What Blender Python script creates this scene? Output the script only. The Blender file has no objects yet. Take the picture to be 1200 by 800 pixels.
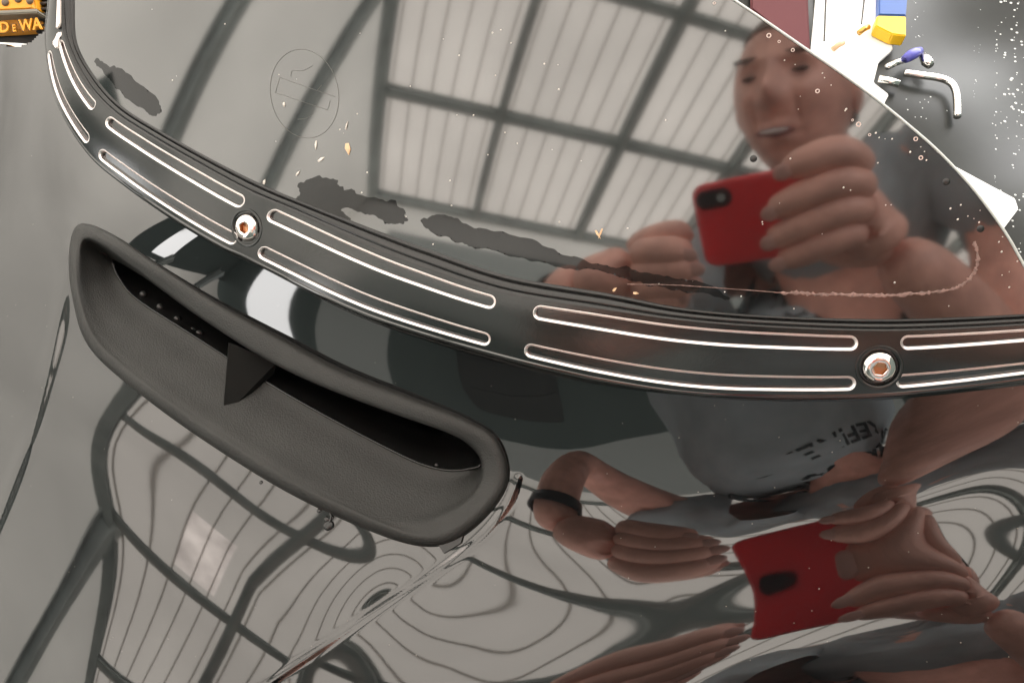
import bpy, bmesh, math, random
import numpy as np
from mathutils import Vector, Matrix
from mathutils.bvhtree import BVHTree
random.seed(4)
C = bpy.context.scene.collection
CAMZ = 1.45
# ------------------------------------------------------------------ camera, world, exposure
cam_d = bpy.data.cameras.new('camera'); cam = bpy.data.objects.new('camera', cam_d); C.objects.link(cam)
cam.location = (0, 0, CAMZ); cam.rotation_euler = (math.radians(30), 0, 0)
cam_d.sensor_width = 36; cam_d.lens = 30; cam_d.clip_start = .002; cam_d.clip_end = 500
sc = bpy.context.scene; sc.camera = cam
world = bpy.data.worlds.new('World'); sc.world = world; world.use_nodes = True
bg = world.node_tree.nodes['Background']
bg.inputs[0].default_value = (1.0, .985, .965, 1); bg.inputs[1].default_value = 8.0   # even overcast daylight outside the shed
sc.view_settings.view_transform = 'Standard'; sc.view_settings.look = 'None'
sc.view_settings.exposure = 0; sc.view_settings.gamma = 1
try:
    sc.cycles.max_bounces = 10; sc.cycles.diffuse_bounces = 4; sc.cycles.glossy_bounces = 5
    sc.cycles.transmission_bounces = 4; sc.cycles.caustics_reflective = False
    sc.cycles.sample_clamp_indirect = 8
except Exception: pass

# ------------------------------------------------------------------ frame of the place
# metres; X right, U up and F forward of where the picture was taken from, written in world axes
X_ = np.array([1., 0, 0]); th = math.radians(60)
F_ = np.array([0, math.cos(th), -math.sin(th)]); U_ = np.array([0, math.sin(th), math.cos(th)])
C0 = np.array([0, 0, CAMZ])
M3 = np.stack([X_, U_, F_])                        # rows
def wv(v): return np.asarray(v, float) @ M3        # direction to world
def wp(p): return np.asarray(p, float) @ M3 + C0   # point to world
def cv(v): return np.asarray(v, float) @ M3.T
def cp(p): return (np.asarray(p, float) - C0) @ M3.T
def body(x, y, z): return C0 + x*X_ + y*U_ - z*F_  # z is towards the photographer
def rays(px, py):
    px = np.asarray(px, float); py = np.asarray(py, float)
    return np.stack([(px-600)/1000, (400-py)/1000, np.ones_like(px)], -1)

# ------------------------------------------------------------------ materials
MATS = {}
def mat(name, col, rough=.5, metal=0., ior=1.5, noise=0., nscale=40., bump=0., bscale=300., trans=0., spec=None, aniso=0.):
    m = bpy.data.materials.new(name); m.use_nodes = True; nt = m.node_tree; b = nt.nodes['Principled BSDF']
    b.inputs['Base Color'].default_value = (*col, 1); b.inputs['Roughness'].default_value = rough
    b.inputs['Metallic'].default_value = metal; b.inputs['IOR'].default_value = ior
    b.inputs['Transmission Weight'].default_value = trans
    if spec is not None: b.inputs['Specular IOR Level'].default_value = spec
    tc = nt.nodes.new('ShaderNodeTexCoord')
    if noise:
        n = nt.nodes.new('ShaderNodeTexNoise'); n.inputs['Scale'].default_value = nscale; n.inputs['Detail'].default_value = 6
        r = nt.nodes.new('ShaderNodeMapRange'); r.inputs[1].default_value = .3; r.inputs[2].default_value = .7
        r.inputs[3].default_value = 1-noise; r.inputs[4].default_value = 1+noise
        x = nt.nodes.new('ShaderNodeVectorMath'); x.operation = 'SCALE'; x.inputs[0].default_value = col
        nt.links.new(tc.outputs['Object'], n.inputs['Vector']); nt.links.new(n.outputs['Fac'], r.inputs[0])
        nt.links.new(r.outputs[0], x.inputs['Scale']); nt.links.new(x.outputs[0], b.inputs['Base Color'])
    if bump:
        n = nt.nodes.new('ShaderNodeTexNoise'); n.inputs['Scale'].default_value = bscale; n.inputs['Detail'].default_value = 5
        k = nt.nodes.new('ShaderNodeBump'); k.inputs['Strength'].default_value = bump; k.inputs['Distance'].default_value = .001
        nt.links.new(tc.outputs['Object'], n.inputs['Vector']); nt.links.new(n.outputs['Fac'], k.inputs['Height'])
        nt.links.new(k.outputs[0], b.inputs['Normal'])
    MATS[name] = m
    return m
def sheet_mat(name, col, t, noise=.05, nscale=.6):
    """thin cladding that lets daylight through"""
    m = bpy.data.materials.new(name); m.use_nodes = True; nt = m.node_tree; nt.nodes.clear()
    o = nt.nodes.new('ShaderNodeOutputMaterial'); mx = nt.nodes.new('ShaderNodeMixShader'); mx.inputs[0].default_value = t
    d = nt.nodes.new('ShaderNodeBsdfDiffuse'); d.inputs[0].default_value = (*[c*.8 for c in col], 1)
    tr = nt.nodes.new('ShaderNodeBsdfTranslucent')
    tc = nt.nodes.new('ShaderNodeTexCoord'); n = nt.nodes.new('ShaderNodeTexNoise')
    n.inputs['Scale'].default_value = nscale; n.inputs['Detail'].default_value = 3
    r = nt.nodes.new('ShaderNodeMapRange'); r.inputs[1].default_value = .3; r.inputs[2].default_value = .7
    r.inputs[3].default_value = 1-noise; r.inputs[4].default_value = 1+noise
    x = nt.nodes.new('ShaderNodeVectorMath'); x.operation = 'SCALE'; x.inputs[0].default_value = col
    nt.links.new(tc.outputs['Object'], n.inputs['Vector']); nt.links.new(n.outputs['Fac'], r.inputs[0])
    nt.links.new(r.outputs[0], x.inputs['Scale']); nt.links.new(x.outputs[0], tr.inputs[0])
    nt.links.new(d.outputs[0], mx.inputs[1]); nt.links.new(tr.outputs[0], mx.inputs[2]); nt.links.new(mx.outputs[0], o.inputs[0])
    MATS[name] = m
    return m
paint = mat('black_gloss_paint', (.004, .0042, .0045), .03, ior=1.78, bump=.0015, bscale=200)
screen_m = mat('smoked_acrylic', (.006, .0065, .0065), .05, ior=2.15)
stain_m = mat('wet_film', (.008, .0085, .0085), .04, ior=1.44, noise=.3, nscale=300)
gasket_m = mat('black_rubber', (.012, .012, .012), .2, ior=1.5)
trim_m = mat('black_anodised', (.012, .014, .0135), .15, metal=0, ior=1.55, bump=.02, bscale=900)
groove_m = mat('slot_floor', (.008, .010, .010), .18, ior=1.7)
edge_m = mat('machined_edge', (.90, .83, .81), .32, metal=1)
bolt_m = mat('polished_steel', (.86, .8, .76), .1, metal=1)
socket_m = mat('bronze_socket', (.5, .26, .14), .3, metal=1)
scoop_m = mat('matte_black_plastic', (.021, .021, .0198), .55, ior=1.45, noise=.22, nscale=45, bump=.35, bscale=1400)
duct_m = mat('dark_duct', (.016, .016, .016), .3)
residue_m = mat('dark_residue', (.01, .01, .01), .25)
steel_m = mat('galvanised_steel', (.42, .46, .45), .5, metal=.0, noise=.2, nscale=3)
flange_m = mat('flange_highlight', (.5, .5, .48), .4, noise=.15, nscale=3)  # paler than the steel: paints the highlight along beams and purlins
seam_m = sheet_mat('seam_strip', (.515, .48, .44), .8)
roof_m = sheet_mat('roof_sheet', (.56, .52, .475), .8, .10, .8)
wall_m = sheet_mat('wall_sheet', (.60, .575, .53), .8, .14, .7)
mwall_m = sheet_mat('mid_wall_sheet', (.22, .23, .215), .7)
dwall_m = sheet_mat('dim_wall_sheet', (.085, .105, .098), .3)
floor_m = mat('concrete', (.3, .29, .27), .8, noise=.15, nscale=1.5)
dark_m = mat('dark_rack', (.03, .036, .034), .6)
red_patch = mat('red_patch', (.45, .02, .03), .8)
skin_m = mat('skin', (.88, .46, .37), .42, noise=.22, nscale=30, bump=.9, bscale=140)
shirt_m = mat('grey_tshirt', (.41, .46, .495), .85, noise=.12, nscale=25)
hair_m = mat('short_hair', (.12, .07, .05), .7)
trouser_m = mat('dark_trousers', (.03, .035, .05), .8)
phone_m = mat('red_phone_case', (.95, .04, .05), .4)
lens_m = mat('phone_lens', (.006, .006, .008), .08)
watch_m = mat('black_watch', (.01, .012, .015), .25)
print_m = mat('dark_print', (.03, .04, .045), .8)
yellow_m = mat('orange_yellow_plastic', (.85, .36, .02), .45, noise=.08, nscale=60)
ink_m = mat('black_ink', (.02, .015, .01), .5)
ribbed_m = mat('black_ribbed_plastic', (.02, .02, .02), .5)
white_m = mat('white_paper', (.85, .85, .85), .6)
blue_m = mat('blue_plastic', (.03, .1, .35), .4)
brightyel_m = mat('yellow_plastic', (.9, .55, .02), .4)
violet_m = mat('blue_handle', (.1, .1, .45), .3)
cover_m = mat('wet_black_vinyl', (.011, .013, .012), .34, ior=1.36, noise=.7, nscale=14)
drop_m = mat('water', (.75, .78, .78), .1, ior=1.4)
bubble_m = mat('bubble_rim', (.75, .6, .55), .25)
chip_m = mat('tan_chip', (.75, .5, .3), .5)
dust_m = mat('pale_dust', (.75, .7, .64), .7)
line_m = mat('etched_line', (.13, .13, .12), .5)
dryline_m = mat('dried_rim', (.24, .15, .13), .6, noise=.4, nscale=900)

# ------------------------------------------------------------------ object helpers
def link(name, me, m=None, parent=None, smooth=True):
    o = bpy.data.objects.new(name, me); C.objects.link(o)
    if m is not None and not me.materials: me.materials.append(m)
    if parent: o.parent = parent
    if smooth and len(me.polygons): me.polygons.foreach_set('use_smooth', [True]*len(me.polygons))
    return o
def mesh(name, v, f, m=None, parent=None, smooth=True):
    me = bpy.data.meshes.new(name); me.from_pydata([tuple(map(float, q)) for q in v], [], [tuple(map(int, q)) for q in f]); me.update()
    return link(name, me, m, parent, smooth)
def bmobj(name, bm, m, parent=None, smooth=False):
    me = bpy.data.meshes.new(name); bm.to_mesh(me); bm.free()
    return link(name, me, m, parent, smooth)
def empty(name, loc=(0, 0, 0)):
    o = bpy.data.objects.new(name, None); C.objects.link(o); o.location = loc; o.empty_display_size = .01
    bpy.context.view_layer.update()
    return o
def tag(o, label=None, cat=None, group=None, kind=None):
    if label: o['label'] = label
    if cat: o['category'] = cat
    if group: o['group'] = group
    if kind: o['kind'] = kind
    return o
def rootat(name, px):
    """an Empty at the origin of a thing whose parts are meshed in world space"""
    return empty(name, (0, 0, 0))
def box(bm, c, ax, hs):
    """oriented box: centre, 3 axes, 3 half sizes"""
    c = np.asarray(c, float); vs = []
    for sx in (-1, 1):
        for sy in (-1, 1):
            for sz in (-1, 1):
                vs.append(bm.verts.new(c + ax[0]*sx*hs[0] + ax[1]*sy*hs[1] + ax[2]*sz*hs[2]))
    for f in ((0,1,3,2),(4,6,7,5),(0,4,5,1),(2,3,7,6),(0,2,6,4),(1,5,7,3)): bm.faces.new([vs[i] for i in f])
def tube_pts(pts, r, n=8, closed=False, nrm=None):
    pts = np.asarray(pts, float); N = len(pts); V = []; Fc = []
    r = np.ones(N)*r
    for i in range(N):
        a = pts[(i-1) % N if closed else max(i-1, 0)]; b = pts[(i+1) % N if closed else min(i+1, N-1)]
        t = b-a; t /= np.linalg.norm(t)+1e-12
        h = nrm if nrm is not None else np.array([.3, .2, .93])
        s = np.cross(t, h); s /= np.linalg.norm(s)+1e-12; q = np.cross(s, t)
        for k in range(n):
            an = 2*math.pi*k/n; V.append(pts[i] + r[i]*(math.cos(an)*s + math.sin(an)*q))
    M = N if closed else N-1
    for i in range(M):
        for k in range(n):
            j = (i+1) % N; Fc.append((i*n+k, i*n+(k+1) % n, j*n+(k+1) % n, j*n+k))
    if not closed:
        Fc.append(tuple(range(n))[::-1]); Fc.append(tuple((N-1)*n+k for k in range(n)))
    return V, Fc
def tube(name, pts, r, m, parent=None, n=8, closed=False, nrm=None):
    V, Fc = tube_pts(pts, r, n, closed, nrm); return mesh(name, V, Fc, m, parent)
def catmull(P, n, closed=False):
    P = np.asarray(P, float); N = len(P); out = []
    segs = N if closed else N-1
    for i in range(segs):
        g = (lambda k: P[k % N]) if closed else (lambda k: P[min(max(k, 0), N-1)])
        a, b, c, d = g(i-1), g(i), g(i+1), g(i+2)
        for t in np.linspace(0, 1, n, endpoint=False):
            out.append(.5*((2*b)+(-a+c)*t+(2*a-5*b+4*c-d)*t*t+(-a+3*b-3*c+d)*t**3))
    if not closed: out.append(P[-1])
    return np.array(out)
def inside(px, py, poly):
    poly = np.asarray(poly, float); r = np.zeros(np.shape(px), bool); j = len(poly)-1
    for i in range(len(poly)):
        xi, yi = poly[i]; xj, yj = poly[j]
        c = ((yi > py) != (yj > py)) & (px < (xj-xi)*(py-yi)/(yj-yi+1e-12)+xi); r ^= c; j = i
    return r
def segdist(px, py, poly, closed=False):
    poly = np.asarray(poly, float); d = np.full(np.shape(px), 1e9)
    n = len(poly)
    for i in range(n if closed else n-1):
        a = poly[i]; b = poly[(i+1) % n]; ab = b-a
        t = np.clip(((px-a[0])*ab[0]+(py-a[1])*ab[1])/(ab@ab+1e-12), 0, 1)
        d = np.minimum(d, np.hypot(px-a[0]-t*ab[0], py-a[1]-t*ab[1]))
    return d

# ------------------------------------------------------------------ the shed's axes (roof slope, rafters and purlins)
RO = np.array([0, -3.2, 5.6+CAMZ])
nz = np.array([-.388, .094, 1.]); nz /= np.linalg.norm(nz)
_a = np.array([math.cos(-.578), math.sin(-.578), 0]); ru = _a-nz*(_a@nz); ru /= np.linalg.norm(ru); rv = np.cross(ru, nz)
RU0, RV0, RDU, RDV = -3.674, 1.135, 1.412, 1.624
def R(u, v): return RO + ru*(RU0+u*RDU) + rv*(RV0+v*RDV)
la = math.radians(65); lw = -ru*math.cos(la)-nz*math.sin(la)     # down the left wall
def W(a, b): return R(-1, 0) + lw*a + rv*b
uh = np.array([ru[0], ru[1], 0]); uh /= np.linalg.norm(uh)
def E_(u, z):                                                    # on the end wall
    p = R(u, 1).copy(); p[2] = z; return p

# ------------------------------------------------------------------ surfaces of the car
# windscreen: a doubly curved sheet
r0 = rays(833, 234); d0 = .285*np.linalg.norm(r0); n0 = -r0/np.linalg.norm(r0); P0 = -n0*d0
e1 = np.cross([0, 1, 0], -n0); e1 /= np.linalg.norm(e1); e1 *= np.sign(e1[0]); e2 = np.cross(-n0, e1); e2 *= np.sign(e2[1])
RX, RY = 1.036, .891
def screen_hit(px, py, off=0.):
    r = rays(px, py); t = np.full(r.shape[:-1], .3)
    for _ in range(30):
        q = r*t[..., None]-P0; a = q@e1; b = q@e2; h = a*a/2/RX+b*b/2/RY
        t = t-(q@n0+h)/(r@n0)
    n = n0+(a/RX)[..., None]*e1+(b/RY)[..., None]*e2; n /= np.linalg.norm(n, axis=-1, keepdims=True)
    return r*t[..., None]+n*off, n
def S(px, py, off=0.): return wp(screen_hit(px, py, off)[0])
def SN(px, py): return wv(screen_hit(px, py)[1])

# trim strip outlines, station by station
SCR = [(84,-40),(86,0),(89,50),(111,91),(142,125),(189,155),(250,189),(310,219),(368,243),(450,275),(505,295),(596,325),(715,346),(800,362),(905,371),(1045,375),(1200,369),(1260,363)]
INN = [(75,-40),(76,0),(80,40),(101,91),(132,128),(176,158),(232,191),(290,223),(337,243),(425,283),(490,309),(590,342),(700,360),(800,374),(905,382),(1045,386),(1200,379),(1260,373)]
OUT = [(62,-40),(64,0),(60,50),(72,115),(108,176),(150,212),(205,250),(262,284),(304,304),(400,351),(470,378),(575,409),(690,437),(800,455),(905,460),(1045,457),(1200,439),(1260,430)]
LIP = [(55,-40),(58,0),(56,55),(68,125),(103,185),(143,223),(198,261),(255,295),(297,314),(392,363),(462,391),(568,424),(683,453),(798,467),(905,474),(1045,472),(1200,456),(1260,447)]
NS = 60
scr, inn, out, lip = (catmull(q, NS) for q in (SCR, INN, OUT, LIP))

# bonnet: a cubic B-spline sheet fitted to how the body panel leans from place to place
class Sheet:
    def __init__(s, x0, x1, y0, y1, h):
        s.kink = catmull([(600,500),(607,540),(601,578),(578,612),(530,655),(430,722),(322,795),(250,850)], 5); s.nk = 5
        s.x0, s.y0, s.h = x0, y0, h; s.nx = int(math.ceil((x1-x0)/h))+3; s.ny = int(math.ceil((y1-y0)/h))+3
    def rows(s, px, py):
        px = np.atleast_1d(np.asarray(px, float)); py = np.atleast_1d(np.asarray(py, float))
        def B(t):
            return np.stack([(1-t)**3/6, (3*t**3-6*t**2+4)/6, (-3*t**3+3*t**2+3*t+1)/6, t**3/6], -1)
        def dB(t):
            return np.stack([-(1-t)**2/2, (9*t**2-12*t)/6, (-9*t**2+6*t+3)/6, t**2/2], -1)
        gx = (px-s.x0)/s.h; gy = (py-s.y0)/s.h
        ix = np.clip(np.floor(gx).astype(int), 0, s.nx-4); iy = np.clip(np.floor(gy).astype(int), 0, s.ny-4)
        tx = gx-ix; ty = gy-iy
        kx = s.kink_rows(px, py)
        bx, by, dx, dy = B(tx), B(ty), dB(tx)/s.h*1000, -dB(ty)/s.h*1000
        idx = ((iy[:, None]+np.arange(4))[:, :, None]*s.nx+(ix[:, None]+np.arange(4))[:, None, :]).reshape(len(px), 16)
        w0 = (by[:, :, None]*bx[:, None, :]).reshape(-1, 16); wx = (by[:, :, None]*dx[:, None, :]).reshape(-1, 16)
        wy = (dy[:, :, None]*bx[:, None, :]).reshape(-1, 16)
        return np.hstack([idx, kx[0]]), np.hstack([w0, kx[1]]), np.hstack([wx, kx[2]]), np.hstack([wy, kx[3]])
    def kink_rows(s, px, py):
        """extra columns that let the sheet fold along a pressed crease"""
        K = s.kink; seg = np.linalg.norm(np.diff(K, axis=0), axis=1); cum = np.concatenate([[0], np.cumsum(seg)]); n = s.nx*s.ny
        def val(px, py):
            bd = np.full(px.shape, 1e9); bt = np.zeros(px.shape)
            for i in range(len(K)-1):
                a = K[i]; ab = K[i+1]-a; t = np.clip(((px-a[0])*ab[0]+(py-a[1])*ab[1])/(ab@ab), 0, 1)
                d = np.hypot(px-a[0]-t*ab[0], py-a[1]-t*ab[1]); m = d < bd; bd = np.where(m, d, bd); bt = np.where(m, cum[i]+t*seg[i], bt)
            num = np.zeros(px.shape); den = np.zeros(px.shape)
            for i in range(len(K)-1):
                mx_, my_ = (K[i]+K[i+1])/2; w_ = seg[i]*np.exp(-((px-mx_)**2+(py-my_)**2-bd*bd)/45.**2); num += w_*(cum[i]+cum[i+1])/2; den += w_
            bt = num/(den+1e-30)
            g = bt/cum[-1]*(s.nk-1); j = np.clip(np.floor(g).astype(int), 0, s.nk-2); f = g-j; f = f*f*(3-2*f)
            e_ = np.clip(bt/60, 0, 1); r = np.sqrt(bd*bd+6.)/100*np.exp(-(bd/105)**2)*e_*e_*(3-2*e_)
            return j, np.stack([(1-f)*r, f*r], -1), f
        j, v0, f = val(px, py); e = .5
        if s.quick: return np.stack([n+j, n+j+1], -1), v0, v0*0, v0*0
        def at(px, py):
            j2, v, _ = val(px, py); o = np.zeros((len(px), 2))
            for c in (0, 1):
                for k in (0, 1): o[:, c] += np.where(j2+k == j+c, v[:, k], 0)
            return o
        gx = (at(px+e, py)-at(px-e, py))/(2*e)*1000; gy = -(at(px, py+e)-at(px, py-e))/(2*e)*1000
        return np.stack([n+j, n+j+1], -1), v0, gx, gy
    def val(s, px, py):
        sh = np.shape(px); px = np.ravel(px).astype(float); py = np.ravel(py).astype(float); s.quick = True
        idx, w0, _, _ = s.rows(px, py); s.quick = False; return (w0*s.c[idx]).sum(1).reshape(sh)
    quick = False
    def ev(s, px, py):
        sh = np.shape(px); idx, w0, wx, wy = s.rows(np.ravel(px), np.ravel(py)); c = s.c[idx]
        return tuple((w*c).sum(1).reshape(sh) for w in (w0, wx, wy))
    def fit(s, anchors, targets, prior, k2, k3):
        I = np.arange(s.nx*s.ny).reshape(s.ny, s.nx); n = s.nx*s.ny+s.nk; G0 = np.zeros(n*n)
        def acc(G, idx, w):                        # add the normal equations of sparse rows
            np.add.at(G, (idx[:, :, None]*n+idx[:, None, :]).ravel(), (w[:, :, None]*w[:, None, :]).ravel())
        def sten(cols, wts, k):
            idx = np.stack([c.ravel() for c in cols], 1); acc(G0, idx, np.tile(np.array(wts, float)*k, (len(idx), 1)))
        sten((I[:, :-2], I[:, 1:-1], I[:, 2:]), (1, -2, 1), k2); sten((I[:-2], I[1:-1], I[2:]), (1, -2, 1), k2)
        q = (I[1:, 1:], I[:-1, 1:], I[1:, :-1], I[:-1, :-1]); sten(q, (1, -1, -1, 1), k2*1.4)
        sten((I[:, :-3], I[:, 1:-2], I[:, 2:-1], I[:, 3:]), (-1, 3, -3, 1), k3); sten((I[:-3], I[1:-2], I[2:-1], I[3:]), (-1, 3, -3, 1), k3)
        sten((I[:-1, :-2], I[:-1, 1:-1], I[:-1, 2:], I[1:, :-2], I[1:, 1:-1], I[1:, 2:]), (-1, 2, -1, 1, -2, 1), k3*1.7)
        sten((I[:-2, :-1], I[1:-1, :-1], I[2:, :-1], I[:-2, 1:], I[1:-1, 1:], I[2:, 1:]), (-1, 2, -1, 1, -2, 1), k3*1.7)
        an = np.array(anchors, float); ia, wa, _, _ = s.rows(an[:, 0], an[:, 1]); wa = wa*an[:, 3:4]; acc(G0, ia, wa)
        rhs0 = np.zeros(n); np.add.at(rhs0, ia.ravel(), (wa*(an[:, 2]*an[:, 3])[:, None]).ravel())
        def lean(px, py, mx, my, mz, w, G):
            idx, w0, wx, wy = s.rows(px, py); x = ((px-600)/1000)[:, None]; y = ((400-py)/1000)[:, None]; wz = w0-x*wx-y*wy
            acc(G, idx, (wx-(mx/mz)[:, None]*wz)*w[:, None]); acc(G, idx, (wy-(my/mz)[:, None]*wz)*w[:, None]); return idx, w0
        pr = np.array(prior, float); lean(*pr[:, :6].T, G0)
        t = np.array(targets, float); rho = np.full(len(t), 3.4)
        for it_ in range(4):
            P = rays(t[:, 0], t[:, 1])/rho[:, None]
            tt = t[:, 2:5]-P; tt /= np.linalg.norm(tt, axis=1, keepdims=True); vv = -P/np.linalg.norm(P, axis=1, keepdims=True)
            m = tt+vv; G = G0.copy(); idx, w0 = lean(t[:, 0], t[:, 1], m[:, 0], m[:, 1], m[:, 2], t[:, 5], G)
            s.c = np.linalg.solve(G.reshape(n, n)+np.diag(np.where(np.arange(n) < s.nx*s.ny, 1e-9, 3e-2)), rhs0); rho = (w0*s.c[idx]).sum(1)
        return s
# where each part of the bonnet leans: (x, y, point of the shed it mirrors, weight)
T = []
def tg(px, py, P, w=1.): T.append((px, py, *cp(P), w))
def bp(x, y, z): return body(x, y, z)
# left bay between two rafters
BAY = np.array([[(232,524),(402,650)],[(165,640),(300,737)],[(95,792),(212,812)]], float)   # v = -2, -1, 0 by u = -1, 0
for v in np.linspace(-2.3, 0, 9):
    k = min(max(int(v+2), 0), 1); f_ = v+2-k; g = v+2
    la_ = [((g-1)*(g-2)/2), (-g*(g-2)), (g*(g-1)/2)]
    for u in (-1, -.67, -.33, 0):
        q = sum(la_[i]*(BAY[i, 0]*(-u)+BAY[i, 1]*(1+u)) for i in range(3)); q = q+np.array([-3, 5])*(4*-u*(1+u))*.8
        tg(q[0], q[1], R(u, v), .8)
tg(330,757,R(.25,-1)); tg(400,690,R(.35,-1.6)); tg(470,655,R(.6,-2.0)); tg(360,730,R(.3,-1.2)); tg(330,775,R(.3,-.95)); tg(432,668,R(.3,-2)); tg(250,530,R(-.95,-2.15))
# left of it: mirrors the left wall with its braces
tg(80,690,W(.85,-.72)); tg(0,765,W(1.9,.3)); tg(130,503,W(1.0,-2.65)); tg(58,512,W(1.9,-1.8)); tg(190,497,W(.3,-3.2))
tg(110,600,W(.8,-1.6)); tg(40,640,W(1.6,-1.0)); tg(40,740,W(1.7,-.2)); tg(150,440,W(1.2,-4.0)); tg(90,450,W(2.0,-3.2))
for x, y, a, b in ((10,420,1.9,-2.9),(10,350,1.9,-3.3),(10,270,1.9,-3.8),(10,180,1.9,-4.6),(60,300,1.8,-3.6),(60,220,2.0,-4.1),(30,80,1.9,-5.4)): tg(x, y, W(a, b), 1.3)
# centre
tg(500,700,R(-.25,-1.25)); tg(523,668,R(0,-1)); tg(520,735,R(0,-1.2)); 
tg(600,691,R(.5,-1)); tg(700,689,R(.78,-1)); tg(600,720,R(.55,-1.22)); tg(570,760,R(.3,-1.15)); tg(600,795,R(.45,-1))
tg(600,665,R(.45,-.5)); tg(690,648,R(.75,0)); tg(600,637,R(.45,0)); tg(548,631,R(.12,0)); tg(650,622,R(.6,1))
tg(745,722,R(1.32,-1.25)); tg(680,727,R(1,-1.3)); tg(838,715,R(1.0,-1.25)); tg(745,693,R(1.02,-1.2)); tg(740,758,R(1.02,-1.2)); tg(640,735,R(.72,-1.35)); tg(750,785,R(.85,-1.05))
# right: the photographer
tg(905,677,bp(0,.003,0),2); tg(880,632,bp(-.01,-.060,0)); tg(890,745,bp(-.006,-.062,0)); tg(905,655,bp(0,-.022,0)); tg(905,702,bp(0,-.005,0)); tg(965,690,bp(.04,-.018,0)); tg(900,722,bp(0,-.03,0))
tg(865,640,bp(-.023,-.05,0)); tg(870,700,bp(-.02,-.008,0)); tg(1000,600,bp(.07,-.064,0)); tg(1025,690,bp(.085,-.030,0)); tg(1030,725,bp(.085,-.055,0))
tg(800,640,bp(-.06,-.07,0)); tg(700,640,bp(-.13,-.08,.01)); tg(660,545,bp(-.2,-.27,.08)); tg(715,485,bp(.03,-.44,.17)); tg(875,475,bp(.16,-.46,.17)); tg(1040,490,bp(.30,-.40,.2)); tg(620,560,bp(-.26,-.27,.1),.6); tg(697,560,bp(-.15,-.27,.1),.6); tg(870,560,bp(.10,-.30,.2))
tg(890,600,bp(.06,-.19,.2)); tg(800,780,bp(-.06,-.09,0)); tg(740,800,bp(-.1,-.1,0)); tg(880,790,bp(-.01,-.2,.2))
tg(1100,690,bp(.13,-.045,0)); tg(1190,722,bp(.19,-.07,.02)); tg(1110,490,bp(.28,-.22,.15)); tg(1035,590,bp(.15,-.085,.03)); tg(1060,545,bp(.22,-.14,.08))
tg(1165,520,R(2,-1.2)); tg(1148,580,R(2,-1.9)); tg(1200,618,R(2,-2.3)); tg(1095,578,R(1.65,-2)); tg(1195,547,R(2.25,-1.9)); tg(1180,650,R(1.9,-2.6)); tg(1110,620,R(1.6,-2.3)); tg(1220,690,R(2.1,-2.5),.4)
# band between trim and scoop: mirrors the foot of the end wall
for x, u in ((252,-.9),(328,-.42),(400,0),(480,.4),(560,.8),(640,1.1)):
    yt = np.interp(x, lip[:, 0], lip[:, 1])+8
    tg(x, yt, E_(u, 1.2), 1.6); tg(x, yt+45, E_(u, 2.7), 1.6)
tg(560,520,E_(.55,3.0),.5); tg(620,540,E_(.8,3.2),.5);
tg(235,315,W(4.8,.9),.6); tg(190,290,W(4.6,.2),.6); tg(150,262,W(4.2,-.6),.6)
AN = []
for x in range(300, 1260, 60):
    y = np.interp(x, lip[:, 0], lip[:, 1])+6
    P = screen_hit(float(x), float(y), -.006)[0]; AN.append((x, y, 1/P[2], 6.))
for x, y in ((160,240),(220,282)):
    P = screen_hit(float(x), float(y), -.006)[0]; AN.append((x, y, 1/P[2], 4.))
for x, y in ((105,195),(66,125),(52,55)):
    P = screen_hit(float(x), float(y), -.006)[0]; AN.append((x, y, 1/P[2], .3))
PR = []
r1 = rays(905, 677); r1 = r1/np.linalg.norm(r1); P1 = r1*.29
a1 = np.cross([0, 1, 0], r1); a1 *= np.sign(a1[0])/np.linalg.norm(a1); a2 = np.cross(r1, a1); a2 *= np.sign(a2[1])
for x in range(-40, 1260, 50):
    for y in range(-40, 860, 50):
        q = rays(float(x), float(y)); q = q*(P1@r1)/(q@r1)-P1
        n = -r1+.7*(q@a1)*a1+.5*(q@a2)*a2; n = -n
        PR.append((x, y, *n, .05))
KS = (.8, 28.)
bon = Sheet(-80, 1280, -60, 880, 26).fit(AN, T, PR, *KS)

RIDGE = [(-10,625),(30,520),(52,445),(66,385),(76,330),(86,285)]          # narrow rolled edges beside the scoop
RIDGE2 = [(20,590),(45,520),(72,455),(96,402)]
RIDGE = catmull(RIDGE, 8); RIDGE2 = catmull(RIDGE2, 8)
CREASE = [(607,560),(590,598),(545,645),(430,722),(322,795),(300,812)]
CREASE = catmull(CREASE, 6)
def bonnet(px, py, off=0.):
    rho = bon.val(px, py); D = 1/rho
    for line, amp, wd in ((RIDGE, .0003, 9.), (CREASE, .0002, 3.2)):
        d = segdist(px, py, line); D = D-amp*np.exp(-(d/wd)**2)
    return rays(px, py)*(D-off)[..., None]
def BP(px, py, off=0.):
    px = np.asarray(px, float); return wp(bonnet(px, np.asarray(py, float), off))

# scoop contours
O0 = [(92,262),(130,272),(185,308),(255,352),(330,393),(400,430),(480,462),(550,490),(585,515),(597,560),(577,600),(535,635),(492,641),(430,622),(340,580),(250,525),(170,468),(105,410),(84,350),(80,295)]
O1 = [(98,270),(128,282),(180,316),(250,360),(325,401),(395,438),(475,470),(543,499),(575,522),(586,560),(566,594),(530,622),(492,629),(435,610),(346,568),(258,514),(178,458),(114,402),(92,348),(88,298)]
O2 = [(101,281),(124,290),(171,324),(235,371),(308,418),(375,451),(458,483),(528,508),(559,528),(566,556),(552,583),(520,604),(487,612),(440,600),(352,556),(266,503),(186,448),(122,395),(99,345),(95,300)]
O3 = [(130,304),(134,305),(170,326),(234,372),(307,418),(375,450),(458,482),(527,507),(556,528),(563,544),(550,549),(530,551),(505,547),(470,533),(385,489),(310,446),(220,389),(160,350),(139,325),(132,308)]
c0, c1, c2, c3 = (catmull(q, 16, True) for q in (O0, O1, O2, O3))
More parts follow.
